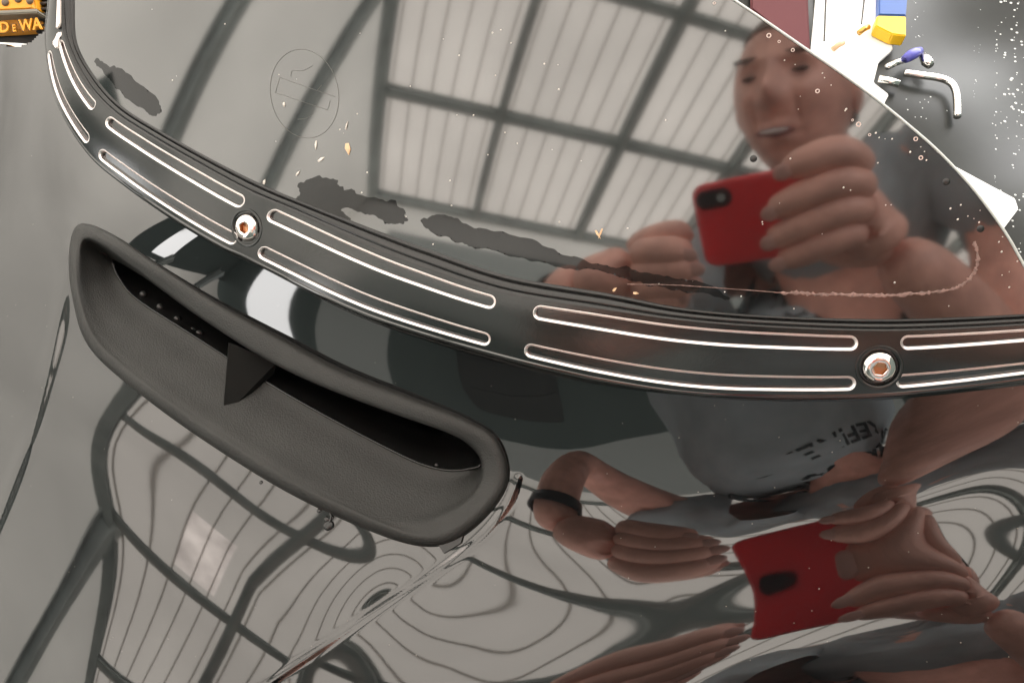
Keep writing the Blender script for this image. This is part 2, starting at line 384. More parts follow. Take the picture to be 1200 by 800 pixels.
FENDER = [(-80,53),(0,52),(20,56),(35,50),(50,38),(60,30),(64,22),(66,-80)]

# ------------------------------------------------------------------ setting: shed
def quad(name, pts, m, **k): return mesh(name, pts, [(0, 1, 2, 3)], m, smooth=False, **k)
UE, VE = 7, -9
bm = bmesh.new(); bs = bmesh.new()
def strip_sheet(bm_, A, du, n, L, nr, pitch, h, wd):
    pass
for u0_, u1_, v0_, v1_ in ((-1, -.58, VE, 1), (-.2, UE, VE, 1), (-.58, -.2, VE, -1.62), (-.58, -.2, -1.08, 1)):
    tag(quad('roof', [R(u0_, v0_), R(u1_, v0_), R(u1_, v1_), R(u0_, v1_)], roof_m), kind='structure')
tag(quad('glare_panel', [R(-.58, -1.62), R(-.2, -1.62), R(-.2, -1.08), R(-.58, -1.08)], sheet_mat('glare_sheet', (.74, .66, .61), .9, .3, 2.5)), kind='structure')  # brighter pane added so the bonnet mirrors a glare patch
hw = (R(-1, 0)[2]-0)/(-lw[2])
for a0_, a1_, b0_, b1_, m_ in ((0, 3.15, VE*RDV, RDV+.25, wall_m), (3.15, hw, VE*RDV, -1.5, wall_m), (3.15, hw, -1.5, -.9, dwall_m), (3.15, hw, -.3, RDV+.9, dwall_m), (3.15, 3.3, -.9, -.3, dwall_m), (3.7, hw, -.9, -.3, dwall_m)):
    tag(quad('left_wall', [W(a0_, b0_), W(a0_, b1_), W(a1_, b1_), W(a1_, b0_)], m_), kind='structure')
def end_panel(name, u0, u1, z0, z1, m):
    a, b = R(u0, 1), R(u1, 1)
    if z1 is None: pts = [E_(u0, z0), E_(u1, z0), b, a]
    else: pts = [E_(u0, z0), E_(u1, z0), E_(u1, z1), E_(u0, z1)]
    return tag(quad(name, pts, m), kind='structure')
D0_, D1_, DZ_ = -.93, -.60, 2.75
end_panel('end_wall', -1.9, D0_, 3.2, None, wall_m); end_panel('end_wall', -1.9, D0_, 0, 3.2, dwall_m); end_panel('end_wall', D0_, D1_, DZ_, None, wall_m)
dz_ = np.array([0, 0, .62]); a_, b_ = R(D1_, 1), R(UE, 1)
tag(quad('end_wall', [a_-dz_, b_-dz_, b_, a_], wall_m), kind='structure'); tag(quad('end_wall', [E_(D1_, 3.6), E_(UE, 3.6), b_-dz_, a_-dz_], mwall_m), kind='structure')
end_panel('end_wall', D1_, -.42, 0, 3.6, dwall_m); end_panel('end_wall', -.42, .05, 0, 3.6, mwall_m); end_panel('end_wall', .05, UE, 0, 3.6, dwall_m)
p, q = R(UE, VE), R(UE, 1)
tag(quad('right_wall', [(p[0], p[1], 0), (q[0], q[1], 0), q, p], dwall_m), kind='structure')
tag(quad('floor', [(-30, -30, 0), (30, -30, 0), (30, 40, 0), (-30, 40, 0)], floor_m), kind='structure')
# seams of the cladding
bm = bmesh.new(); k = 0
for i in range(-5, 6*int(UE)+1):
    u = i*.1667-.0833
    if u < -1: continue
    a, b = R(u, VE), R(u, 1); box(bm, (a+b)/2-nz*.006, (ru, rv, nz), (.009, np.linalg.norm(b-a)/2, .006))
tag(bmobj('cladding_seams', bm, seam_m), kind='structure')
# rafters and purlins
def beam(a, b, w_, d_, down):
    bm = bmesh.new(); a = np.asarray(a); b = np.asarray(b); t = (b-a)/np.linalg.norm(b-a); s_ = np.cross(t, down); s_ /= np.linalg.norm(s_); dn = np.cross(s_, t)
    if dn@down < 0: dn = -dn
    L = np.linalg.norm(b-a)/2; c = (a+b)/2
    box(bm, c+dn*(.012), (t, s_, dn), (L, w_/2, .006)); box(bm, c+dn*d_/2, (t, s_, dn), (L, w_*.1, d_/2-.02)); box(bm, c+dn*d_, (t, s_, dn), (L, w_/2, .01))
    return bm
for u in range(-1, UE+1):
    w_ = .14 if u == -1 else .08
    tag(bmobj('roof_beam', beam(R(u, VE), R(u, 1), w_, .16, -nz), steel_m), kind='structure')
    if u >= 0:
        bm = bmesh.new(); a, b = R(u, VE), R(u, 1); box(bm, (a+b)/2-nz*.172+ru*.035, (rv, ru, nz), (np.linalg.norm(b-a)/2, .03, .002))  # strip along one side carrying the painted highlight
        tag(bmobj('beam_flange', bm, flange_m), kind='structure')
for v in range(VE, 2):
    tag(bmobj('roof_purlin', beam(R(-1, v), R(UE, v), .105, .12, -nz), steel_m), kind='structure')
    bm = bmesh.new(); a, b = R(-1, v), R(UE, v); box(bm, (a+b)/2-nz*.132+rv*.04, (ru, rv, nz), (np.linalg.norm(b-a)/2, .025, .002))
    tag(bmobj('purlin_flange', bm, flange_m), kind='structure')
for a0, b0 in ((0, -1.6), (1.9, -1.76)):
    e = W(3.4, b0+(3.4-a0)*.97); tag(bmobj('wall_brace', beam(W(a0, b0), e, .16, .12, ru), steel_m), kind='structure')
# window in the left wall, lets white daylight in
win_c = W(4.55, .15)
# dark workshop things along the end wall
def cabinet(u, z0, z1, w_, d_, m, name, label, cat):
    bm = bmesh.new(); c = E_(u, (z0+z1)/2)-np.array([rv[0], rv[1], 0])*d_/2*1.3
    vh = np.array([rv[0], rv[1], 0]); vh /= np.linalg.norm(vh); uu = np.cross(vh, [0, 0, 1])
    box(bm, c, (uu, vh, np.array([0, 0, 1.])), (w_/2, d_/2, (z1-z0)/2))
    bmesh.ops.bevel(bm, geom=bm.edges[:], offset=.015, segments=2, affect='EDGES')
    r = bmobj(name, bm, m); tag(r, label, cat)
    for k in range(4):
        bm = bmesh.new(); box(bm, c-vh*(d_/2+.01)+np.array([0, 0, 1.])*((k-1.5)*(z1-z0)/4.4), (uu, vh, np.array([0, 0, 1.])), (w_/2-.04, .008, (z1-z0)/9.5)); bmobj('drawer', bm, dark_m, r)
    return r
cabinet(.95, 0, 2.5, 1.0, .6, dark_m, 'tool_cabinet', 'tall dark green tool cabinet at the end wall', 'cabinet')

# ------------------------------------------------------------------ bonnet mesh
gx = np.arange(-60, 1262, 2.5); gy = np.arange(-40, 850, 2.5)
PX, PY = np.meshgrid(gx, gy)
pos = wp(bonnet(PX, PY)); idx = np.arange(PX.size).reshape(PX.shape)
mid = np.vstack([(scr*.0+inn*.5+out*.5)])
topline = np.vstack([mid, [(1300, -200), (65, -200)]])
cxx = (PX[:-1, :-1]+PX[1:, 1:])/2; cyy = (PY[:-1, :-1]+PY[1:, 1:])/2
keep = ~inside(cxx, cyy, topline) & ~inside(cxx, cyy, c1*.6+c0*.4)
keep &= ~inside(cxx, cyy, [(-90, -90)]+FENDER)
f = np.stack([idx[:-1, :-1], idx[1:, :-1], idx[1:, 1:], idx[:-1, 1:]], -1)[keep]
used = np.unique(f); remap = np.full(PX.size, -1); remap[used] = np.arange(len(used))
car = empty('bonnet'); tag(car, 'glossy black curved car bonnet under the slotted trim strip, mirroring the shed roof', 'car bonnet')
skin = mesh('painted_skin', pos.reshape(-1, 3)[used], remap[f], paint, car)
# rolled far edge of the wing
fe = catmull(FENDER[:-1], 12); pe = BP(fe[:, 0], fe[:, 1]); V = []; Fc = []
for k, (du, dv) in enumerate(((0, 0), (.0006, -.0015), (-.001, -.004), (-.006, -.009), (-.02, -.014))):
    for q_ in pe: V.append(q_+U_*(-du*-1 if False else du)*1.0+F_*(-dv))
n_ = len(pe)
for k in range(4):
    for i in range(n_-1): Fc.append((k*n_+i, k*n_+i+1, (k+1)*n_+i+1, (k+1)*n_+i))
mesh('rolled_edge', V, Fc, edge_m if False else paint, car)

# ------------------------------------------------------------------ windscreen
WEDGE = [(826,-24),(860,0),(900,27),(945,58),(980,82),(1020,111),(1060,143),(1100,178),(1140,221),(1175,268),(1195,302),(1215,340)]
we = catmull(WEDGE, 8)
outline = np.vstack([scr[::-1], [(84, -40), (60, -90), (700, -90)], we])
outline = [tuple(q) for q in np.vstack([scr, [(1260, 363)], we[::-1], [(700, -60)], [(84, -60)]])]
gx = np.arange(60, 1262, 3.0); gy = np.arange(-52, 400, 3.0); PX, PY = np.meshgrid(gx, gy)
# conform the border: grid vertices near the curved border snap to it
def snap(PX, PY, poly, tol):
    PX = PX.copy(); PY = PY.copy(); poly = np.asarray(poly, float)
    a = poly[:-1]; ab = poly[1:]-a
    fx, fy = PX.ravel(), PY.ravel(); ca = np.where(segdist(fx, fy, poly) < tol)[0]
    for i in ca:
        t = np.clip(((fx[i]-a[:, 0])*ab[:, 0]+(fy[i]-a[:, 1])*ab[:, 1])/((ab**2).sum(1)+1e-9), 0, 1)
        qx = a[:, 0]+t*ab[:, 0]; qy = a[:, 1]+t*ab[:, 1]; j = np.argmin((qx-fx[i])**2+(qy-fy[i])**2); fx[i] = qx[j]; fy[i] = qy[j]
    return fx.reshape(PX.shape), fy.reshape(PY.shape)
SX, SY = snap(PX, PY, we, 1.7)
P, N = screen_hit(SX, SY); pos = wp(P); idx = np.arange(PX.size).reshape(PX.shape)
cxx = (SX[:-1, :-1]+SX[1:, 1:]+SX[1:, :-1]+SX[:-1, 1:])/4; cyy = (SY[:-1, :-1]+SY[1:, 1:]+SY[1:, :-1]+SY[:-1, 1:])/4
wpoly = [tuple(q) for q in np.vstack([(scr*.6+inn*.4), we[::-1], [(700, -60)], [(60, -60)]])]
keep = inside(cxx, cyy, wpoly)
f = np.stack([idx[:-1, :-1], idx[1:, :-1], idx[1:, 1:], idx[:-1, 1:]], -1)[keep]
used = np.unique(f); remap = np.full(PX.size, -1); remap[used] = np.arange(len(used))
ws = empty('windscreen'); tag(ws, 'dark smoked wraparound windscreen with dried streaks, mirroring the roof and a man with a phone', 'windscreen')
pane = mesh('pane', pos.reshape(-1, 3)[used], remap[f], screen_m, ws)
# thickness: polished edge along the free border
ed = [S(q[0], q[1], .0002) for q in we]; ed2 = [S(q[0], q[1], -.0035) for q in we]
V = ed+ed2; n_ = len(ed); mesh('cut_edge', V, [(i, i+1, n_+i+1, n_+i) for i in range(n_-1)], drop_m, ws)
tube('polished_rim', [S(q[0], q[1], .0002) for q in we], .00042, mat('rim_light', (.55, .58, .56), .15, ior=1.8), ws, 6)
bmk = bmesh.new()
# etched emblem: a thin ring with a bar and hooks
def etch(pts, r, closed=False):
    q = catmull(pts, 6, closed) if len(pts) > 2 else np.array(pts, float)
    return tube_pts([S(a[0], a[1], .00005) for a in q], r, 5, closed)
EM = []
cx, cy = 357, 110
ring = [(cx+40*math.cos(a)+4*math.sin(a), cy+52*math.sin(a)) for a in np.linspace(0, 2*math.pi, 24, endpoint=False)]
EM.append(etch(ring, .00010, True))
for seg in ([(328,91),(385,111),(393,113)], [(323,109),(378,127),(384,128),(387,118)], [(328,91),(323,109)], [(341,90),(343,83),(355,83),(367,77)], [(349,140),(358,139),(366,135)], [(372,106),(377,100)], [(352,84),(345,140)][:0]):
    if len(seg) > 1: EM.append(etch(seg, .00009))
V = []; Fc = []
for v_, f_ in EM:
    o_ = len(V); V += list(v_); Fc += [tuple(i+o_ for i in q) for q in f_]
mesh('etched_emblem', V, Fc, line_m, ws)

def blob(name, outline, off, m, jitter=1.2, parent=None, thick=.00012):
    q = catmull(outline, 14, True); rnd = random.Random(len(outline)*7+int(outline[0][0]))
    d = q-np.roll(q, 1, 0); nn = np.stack([d[:, 1], -d[:, 0]], -1); nn /= np.linalg.norm(nn, axis=1, keepdims=True)+1e-9
    wn = np.array([rnd.gauss(0, 1) for _ in range(len(q))]); ker = np.array([.2, .6, 1, .6, .2]); wn = np.convolve(np.concatenate([wn[-2:], wn, wn[:2]]), ker, 'valid')
    w2 = np.array([rnd.gauss(0, 1) for _ in range(len(q))]); k2 = np.hanning(13); w2 = np.convolve(np.concatenate([w2[-6:], w2, w2[:6]]), k2, 'valid')
    w_ = wn*.35+w2*.38
    q = q+nn*(w_*jitter)[:, None]
    x0, y0 = q.min(0)-1; x1, y1 = q.max(0)+1
    st = 1.1; gx = np.arange(x0, x1, st); gy = np.arange(y0, y1, st); A, B = np.meshgrid(gx, gy)
    A, B = snap(A, B, np.vstack([q, q[:1]]), st*.75)
    pos = S(A, B, off); idx = np.arange(A.size).reshape(A.shape)
    ca = (A[:-1, :-1]+A[1:, 1:]+A[1:, :-1]+A[:-1, 1:])/4; cb = (B[:-1, :-1]+B[1:, 1:]+B[1:, :-1]+B[:-1, 1:])/4
    kp = inside(ca, cb, q); f = np.stack([idx[:-1, :-1], idx[1:, :-1], idx[1:, 1:], idx[:-1, 1:]], -1)[kp]
    us = np.unique(f); rm = np.full(A.size, -1); rm[us] = np.arange(len(us))
    return mesh(name, pos.reshape(-1, 3)[us], rm[f], m, parent)
st1 = [(112,70),(118,71),(125,77),(135,79),(148,86),(162,97),(177,108),(187,124),(187,132),(180,135),(168,129),(150,116),(138,104),(130,96),(122,86),(113,77)]
st2 = [(350,216),(360,210),(376,209),(392,211),(400,218),(412,224),(428,231),(452,235),(468,241),(475,250),(474,260),(464,265),(452,261),(436,253),(420,247),(400,246),(410,258),(400,259),(380,250),(360,243),(345,236),(352,228)]
st3 = [(495,257),(505,252),(530,254),(545,261),(570,269),(605,277),(640,289),(662,299),(690,306),(720,313),(745,316),(770,322),(800,328),(828,331),(850,345),(850,352),(820,344),(790,339),(760,334),(735,327),(700,318),(660,315),(630,307),(600,300),(560,290),(545,285),(525,278),(500,269)]
tag(blob('dried_smear', st1, .00008, stain_m, 1.0), 'short dark dried smear near the left end of the windscreen', 'smear', 'dried smears on the windscreen')
tag(blob('dried_smear', st2, .00008, stain_m, 1.5), 'forked dark dried smear just above the trim between emblem and long smear', 'smear', 'dried smears on the windscreen')
tag(blob('dried_smear', st3, .00008, stain_m, 1.4), 'long thin dark dried smear running down right towards the red phone reflection', 'smear', 'dried smears on the windscreen')
dl = catmull([(735,333),(790,334),(850,338),(918,343),(935,343),(960,345),(1000,345),(1040,346),(1080,343),(1110,340),(1130,332),(1142,318),(1146,300),(1141,283)], 12)
jj = np.random.RandomState(3); rr = np.array([.00025 if q[0] < 915 and i < 40 else .0007+.0005*abs(math.sin(i*.9)*math.sin(i*.37)) for i, q in enumerate(dl)])
rr[-10:] = np.linspace(rr[-10], .0012, 10)
def ribbon(name, px, w_, off, m):
    V = []; Fc = []; n_ = len(px)
    for i in range(n_):
        a = px[max(i-1, 0)]; b = px[min(i+1, n_-1)]; t = (b-a)/np.linalg.norm(b-a); n2 = np.array([-t[1], t[0]])*w_[i]*1000/.29*.62
        j = jj.uniform(.3, 1.5, 2)
        V += [S(*(px[i]+n2*j[0]), off*.2), S(*px[i], off), S(*(px[i]-n2*j[1]), off*.2)]
    for i in range(n_-1):
        for k in (0, 1): Fc.append((i*3+k, i*3+k+1, i*3+3+k+1, i*3+3+k))
    return mesh(name, V, Fc, m)
tag(ribbon('dried_water_line', dl, rr, .0003, dryline_m), 'thin pinkish dried tide line curving up at the right end of the windscreen', 'tide line')
# bubbles, drips, chips
def torus_mesh(R_, r_, n=20, k=8):
    V = []; Fc = []
    for i in range(n):
        for j in range(k):
            a, b = 2*math.pi*i/n, 2*math.pi*j/k; V.append(((R_+r_*math.cos(b))*math.cos(a), (R_+r_*math.cos(b))*math.sin(a), r_*math.sin(b)))
            Fc.append((i*k+j, ((i+1) % n)*k+j, ((i+1) % n)*k+(j+1) % k, i*k+(j+1) % k))
    me = bpy.data.meshes.new('bubble'); me.from_pydata(V, [], Fc); me.materials.append(bubble_m); return me
tm = torus_mesh(1, .28)
def place(name, me, P, N, s):
    o = bpy.data.objects.new(name, me); C.objects.link(o); me.polygons.foreach_set('use_smooth', [True]*len(me.polygons))
    o.matrix_world = Matrix.Translation(Vector(P)) @ Vector(N).to_track_quat('Z', 'Y').to_matrix().to_4x4() @ Matrix.Scale(s, 4)
    return o
BUB = [(901,42,'bubble ring highest up, beside the free edge of the windscreen',1),(958,107,'bubble ring over the reflected nose of the man',.9),(1006,146,'bubble ring between the reflected face and the shoulder',1),
       (1073,163,'bubble ring touching the free edge, near the allen key',.9),(1079,185,'bubble ring just below the one on the free edge',.9),(913,49,'smaller faint bubble beside the topmost bubble ring',.6),(929,59,'small half bubble further down the free edge',.75),
       (999,141,'tiny bubble left of the ring on the shoulder reflection',.5),(1019,158,'tiny bubble right of the ring on the shoulder reflection',.6),(837,4,'pale bubble at the very top of the windscreen edge',.6)]
for x, y, l, s_ in BUB: tag(place('water_bubble', tm, S(x, y, .0001), SN(x, y), .00062*s_), l, 'bubble', 'bubbles on the windscreen')
def dome_mesh(name, m, h=.6, rings=3, n=10, jag=0.):
    V = []; Fc = []; rn = random.Random(2)
    for i in range(rings):
        a = i/rings*math.pi/2
        for j in range(n): 
            g = 1+jag*(rn.random()-.5); V.append((math.cos(a)*math.cos(2*math.pi*j/n)*g, math.cos(a)*math.sin(2*math.pi*j/n)*g, math.sin(a)*h))
    V.append((0, 0, h))
    for i in range(rings-1):
        for j in range(n): Fc.append((i*n+j, i*n+(j+1) % n, (i+1)*n+(j+1) % n, (i+1)*n+j))
    for j in range(n): Fc.append(((rings-1)*n+j, (rings-1)*n+(j+1) % n, len(V)-1))
    me = bpy.data.meshes.new(name); me.from_pydata(V, [], Fc); me.materials.append(m); return me
dm_dark = dome_mesh('spot', duct_m, .3); 
for x, y, l in ((883,186,'black spot on the reflected cheek above the phone'),(1109,213,'black spot near the free edge below the allen key'),(1149,268,'lowest black spot near the free edge')):
    tag(place('black_spot', dm_dark, S(x, y, 0), SN(x, y), .0012), l, 'spot', 'black spots on the windscreen')
dust = dome_mesh('dust_speck', dust_m, .4, 2, 6, .6)
rs = random.Random(8); fl = []
for _ in range(90):
    x, y = rs.uniform(110, 1190), rs.uniform(5, 365)
    if inside(np.array(x), np.array(y), wpoly) and segdist(np.array(x), np.array(y), wpoly, True) > 6: fl.append((x, y, rs.uniform(.00012, .0003)))
for _ in range(28):
    i = rs.randrange(20, len(we)-6); x, y = we[i]; o_ = rs.uniform(3, 40); fl.append((x-o_*.6, y+o_*.8, rs.uniform(.00012, .00033)))
V = []; Fc = []
for x, y, s_ in fl:
    b = S(x, y, 0); n_ = SN(x, y); q = Vector(n_).to_track_quat('Z', 'Y'); o_ = len(V)
    for v_ in dust.vertices: V.append(np.array(q @ (v_.co*s_))+b)
    for p_ in dust.polygons: Fc.append(tuple(o_+i for i in p_.vertices))
tag(mesh('dust', V, Fc, dust_m), 'fine pale dust specks scattered over the windscreen', 'dust', kind='stuff')
rs = random.Random(21); V = []; Fc = []
for _ in range(170):
    x, y = rs.uniform(5, 1195), rs.uniform(120, 795)
    if inside(np.array(x), np.array(y), topline) or inside(np.array(x), np.array(y), c0): continue
    b = BP(x, y); q = Vector(C0-b).to_track_quat('Z', 'Y'); o_ = len(V); s_ = rs.uniform(.0001, .00022)
    for v_ in dust.vertices: V.append(np.array(q @ (v_.co*s_))+b)
    for p_ in dust.polygons: Fc.append(tuple(o_+i for i in p_.vertices))
tag(mesh('dust', V, Fc, mat('grey_dust', (.25, .23, .2), .8)), 'fine grey dust specks scattered over the bonnet paint', 'dust', kind='stuff')
def chip(name, x, y, dx, dy, w_, m, label, grp):
    a = np.array((x, y)); d = np.array((dx, dy)); n2 = np.array((-d[1], d[0]))/np.linalg.norm(d)*w_
    top = [S(*(a+n2*.7), .0001), S(*(a+d*.4+n2), .0005), S(*(a+d), .0002), S(*(a+d*.55-n2), .0004), S(*(a-n2*.6), .0001)]
    bot = [S(*(a+n2*.7), .00002), S(*(a+d*.4+n2), .00002), S(*(a+d), .00002), S(*(a+d*.55-n2), .00002), S(*(a-n2*.6), .00002)]
    Fc = [(0, 1, 2, 3, 4), (9, 8, 7, 6, 5)]+[(i, (i+1) % 5, 5+(i+1) % 5, 5+i) for i in range(5)]
    return tag(mesh(name, top+bot, Fc, m, smooth=False), label, 'flake', grp)
G = 'flakes on the windscreen'
chip('flake', 407,168,2,14,3,chip_m,'orange tan flake right of the etched emblem',G); chip('flake', 373,189,8,-5,1.6,dust_m,'pale flake below and right of the emblem',G)
chip('flake', 333,120,0.4,6,1,dust_m,'small white sliver inside the emblem ring',G); chip('flake', 371,165,-1,11,1,dust_m,'thin upright sliver just under the emblem',G)
chip('flake', 347,206,5,-6,1,dust_m,'pale sliver close above the forked smear',G); chip('flake', 405,152,3,-10,.8,dust_m,'faint sliver above the orange tan flake',G)
chip('flake', 698,270,6,10,1.3,chip_m,'crumpled tan flake left of the reflected fingers',G); chip('flake', 706,268,-5,12,1.1,chip_m,'second tan flake crossing the crumpled one',G)
chip('flake', 718,341,5,-4,1.6,chip_m,'tan crumb beside the gasket under the reflected fingers',G); chip('flake', 742,343,7,1,1.5,chip_m,'tan crumb on the gasket right of its neighbour',G); chip('flake', 309,216,2,-6,1.4,dust_m,'white chip on the gasket at the foot of the brace reflection',G)

# gasket between screen and trim: rounded double bead
gs = empty('gasket'); tag(gs, 'black rubber gasket beaded between windscreen and trim strip', 'gasket')
def bead(name, f0, f1, h0, h1, m, parent, base=scr, top=inn, k=7):
    V = []; Fc = []; n_ = len(base)
    for i in range(n_):
        for j in range(k):
            t = j/(k-1); f_ = f0+(f1-f0)*t; q = base[i]*(1-f_)+top[i]*f_
            V.append(S(q[0], q[1], h0+(h1-h0)*math.sin(math.pi*t)))
    for i in range(n_-1):
        for j in range(k-1): Fc.append((i*k+j, i*k+j+1, (i+1)*k+j+1, (i+1)*k+j))
    return mesh(name, V, Fc, m, parent)
bead('bead', -.15, .28, -.0003, .0008, duct_m, gs); bead('bead', .22, 1.02, .0, .0016, gasket_m, gs)
bead('bead', .75, 1.25, .0014, .0026, gasket_m, gs)

# ------------------------------------------------------------------ trim strip
H0 = .0026
tp = empty('trim_strip'); tag(tp, 'black anodised curved trim strip with bright edged slots along the windscreen foot', 'trim strip')
inn3, _ = screen_hit(inn[:, 0], inn[:, 1], H0); out3, _ = screen_hit(out[:, 0], out[:, 1], H0)
_, nn_ = screen_hit((inn[:, 0]+out[:, 0])/2, (inn[:, 1]+out[:, 1])/2)
mid3 = (inn3+out3)/2; Ls = np.concatenate([[0], np.cumsum(np.linalg.norm(np.diff(mid3, axis=0), axis=1))])
Wd = np.linalg.norm(out3-inn3, axis=1)
def strip_pt(s, t, h):
    """s metres along, t 0..1 across, h above the face"""
    s = np.asarray(s, float); t = np.asarray(t, float)
    a = np.stack([np.interp(s, Ls, inn3[:, k]) for k in range(3)], -1); b = np.stack([np.interp(s, Ls, out3[:, k]) for k in range(3)], -1)
    n = np.stack([np.interp(s, Ls, nn_[:, k]) for k in range(3)], -1)
    crown = .0005*(1-(2*t-1)**2)
    return wp(a*(1-t)[..., None]+b*t[..., None]+n*(np.asarray(h)+crown)[..., None])
def s_of(px, py):
    """distance along the strip of the spot seen at px, py, with t"""
    best = None
    for t in np.linspace(0, 1, 41):
        q = inn*(1-t)+out*t; d = np.hypot(q[:, 0]-px, q[:, 1]-py); i = np.argmin(d)
        if best is None or d[i] < best[0]: best = (d[i], Ls[i], t)
    return best[1], best[2]
TU, TL, HW = .19, .82, .115
SL = []
def slot(pa, pb, t): SL.append((s_of(*pa)[0] if pa else Ls[0]-.02, s_of(*pb)[0] if pb else Ls[-1]+.02, t))
slot((74,52),(117,128),TU); slot((128,150),(291,240),TU); slot((316,256),(586,345),TU); slot((627,362),(1004,401),TU); slot((1053,402),None,TU)
slot((66,62),(108,172),TL); slot((121,184),(280,287),TL); slot((305,300),(577,396),TL); slot((617,412),(1000,446),TL); slot((1047,444),None,TL)
BOLT = [s_of(295,267), s_of(1027,427)]
ns, nt_ = 1500, 96
sv = np.linspace(Ls[0], Ls[-1], ns); tv = np.linspace(0, 1, nt_); Sg, Tg = np.meshgrid(sv, tv, indexing='ij'); Wg = np.interp(Sg, Ls, Wd)
hg = np.zeros_like(Sg)
def pill_d(Sg, Tg, Wg, s0, s1, t):
    hw_ = HW*Wg; a = s0+hw_; b = s1-hw_; ds = np.maximum(np.maximum(a-Sg, Sg-b), 0); dt = (Tg-t)*Wg
    return hw_-np.hypot(ds, dt)
for s0, s1, t in SL:
    d = pill_d(Sg, Tg, Wg, s0, s1, t); hg = np.where(d > .00035, -.0016, hg)
BR = .0064
for s_, t in BOLT:
    d = np.hypot(Sg-s_, (Tg-t)*Wg); hg = np.where(d < BR, np.minimum(hg, -.0012), hg)
pos = strip_pt(Sg, Tg, hg).reshape(-1, 3); idx = np.arange(Sg.size).reshape(Sg.shape)
f = np.stack([idx[:-1, :-1], idx[1:, :-1], idx[1:, 1:], idx[:-1, 1:]], -1).reshape(-1, 4)
face = mesh('face_plate', pos, f, trim_m, tp)
face.data.materials.append(groove_m)
hc = np.minimum.reduce([hg[:-1, :-1], hg[1:, :-1], hg[1:, 1:], hg[:-1, 1:]]).reshape(-1)
face.data.polygons.foreach_set('material_index', (hc < -.0005).astype(int)); face.data.update()
for s0, s1, t in SL:
    a, b = max(s0, Ls[0]-.02), min(s1, Ls[-1]+.02)
    base = []
    hwa = HW*np.interp(a, Ls, Wd); hwb = HW*np.interp(b, Ls, Wd)
    for k in range(15): an = math.pi/2+math.pi*k/14; base.append((a+hwa, hwa, math.cos(an), math.sin(an)))
    for s_ in np.linspace(a+hwa, b-hwb, 90)[1:-1]: base.append((s_, HW*np.interp(s_, Ls, Wd), 0., -1.))
    for k in range(15): an = -math.pi/2+math.pi*k/14; base.append((b-hwb, hwb, math.cos(an), math.sin(an)))
    for s_ in np.linspace(b-hwb, a+hwa, 90)[1:-1]: base.append((s_, HW*np.interp(s_, Ls, Wd), 0., 1.))
    V = []; prof = ((-.00012, -.0001), (-.00008, .00012), (.0001, .00014), (.0008, -.0004), (.00085, -.0016))
    for (s_, hw_, cx_, cy_) in base:
        w_ = np.interp(s_, Ls, Wd)
        for d, h in prof:
            V.append(strip_pt(np.array(s_+cx_*(hw_-d)), np.array(t+cy_*(hw_-d)/w_), np.array(h)))
    n_ = len(base); k_ = len(prof); Fc = [(i*k_+j, ((i+1) % n_)*k_+j, ((i+1) % n_)*k_+j+1, i*k_+j+1) for i in range(n_) for j in range(k_-1)]
    mesh('slot_rim', V, Fc, edge_m, tp, smooth=False)
# rolled side down to the bonnet
V = []; k_ = 9; n_ = len(out); lp3, ln3 = screen_hit(lip[:, 0], lip[:, 1], -.004)
for i in range(0, n_):
    a = out3[i]; b = lp3[i]
    for j in range(k_):
        u = j/(k_-1); q = a*(1-u)+b*u+ln3[i]*(.0016*math.sin(math.pi*u)+.0006*math.sin(2*math.pi*u)); V.append(wp(q))
mesh('rolled_lip', V, [(i*k_+j, i*k_+j+1, (i+1)*k_+j+1, (i+1)*k_+j) for i in range(n_-1) for j in range(k_-1)], mat('lip_black', (.006, .006, .006), .06, ior=1.9), tp)
def bolt(s_, t):
    r = empty('bolt'); r.parent = tp; w_ = np.interp(s_, Ls, Wd)
    c = strip_pt(np.array(s_), np.array(t), np.array(-.0012)); ds = strip_pt(np.array(s_+.001), np.array(t), np.array(-.0012))-c; ds /= np.linalg.norm(ds)
    dt = strip_pt(np.array(s_), np.array(t+.05), np.array(-.0012))-c; dt -= ds*(dt@ds); dt /= np.linalg.norm(dt); dn = np.cross(ds, dt)
    if dn@(C0-c) < 0: dn = -dn
    def ringv(rad, h, hexa, n=48):
        o_ = []
        for i in range(n):
            a = 2*math.pi*i/n+.3; rr_ = rad
            if hexa: m_ = (a-.2) % (math.pi/3)-math.pi/6; rr_ = rad*(math.cos(math.pi/6)/math.cos(m_))*1.08
            o_.append(c+dn*h+(ds*math.cos(a)+dt*math.sin(a))*rr_)
        return o_
    V = []; rings = [(.0056, 0, 0), (.0056, .0003, 0)]+[(.0025+.0031*math.cos(a), .0003+.0027*math.sin(a), 0) for a in np.linspace(.1, 1.45, 9)]+[(.0023, .0029, 0), (.0021, .0028, 1), (.00205, .0008, 1)]
    for q in rings: V += ringv(*q)
    Fc = [(i*48+j, i*48+(j+1) % 48, (i+1)*48+(j+1) % 48, (i+1)*48+j) for i in range(len(rings)-1) for j in range(48)]
    b = mesh('bolt_head', V, Fc, bolt_m, r)
    b.data.materials.append(socket_m); b.data.polygons.foreach_set('material_index', [0 if i < (len(rings)-2)*48 else 1 for i in range(len(Fc))])
    V = ringv(.00208, .0009, 1); V.append(c+dn*.0006); mesh('hex_socket', V, [(j, (j+1) % 48, 48) for j in range(48)], socket_m, r, smooth=False)
    V = []
    for q in ((BR+.0012, .0013), (BR+.0005, .0016), (BR-.0001, .0011), (BR-.0003, -.0001)): V += ringv(q[0], q[1], 0)
    mesh('counterbore_rim', V, [(i*48+j, i*48+(j+1) % 48, (i+1)*48+(j+1) % 48, (i+1)*48+j) for i in range(3) for j in range(48)], trim_m, r)
for s_, t in BOLT: bolt(s_, t)

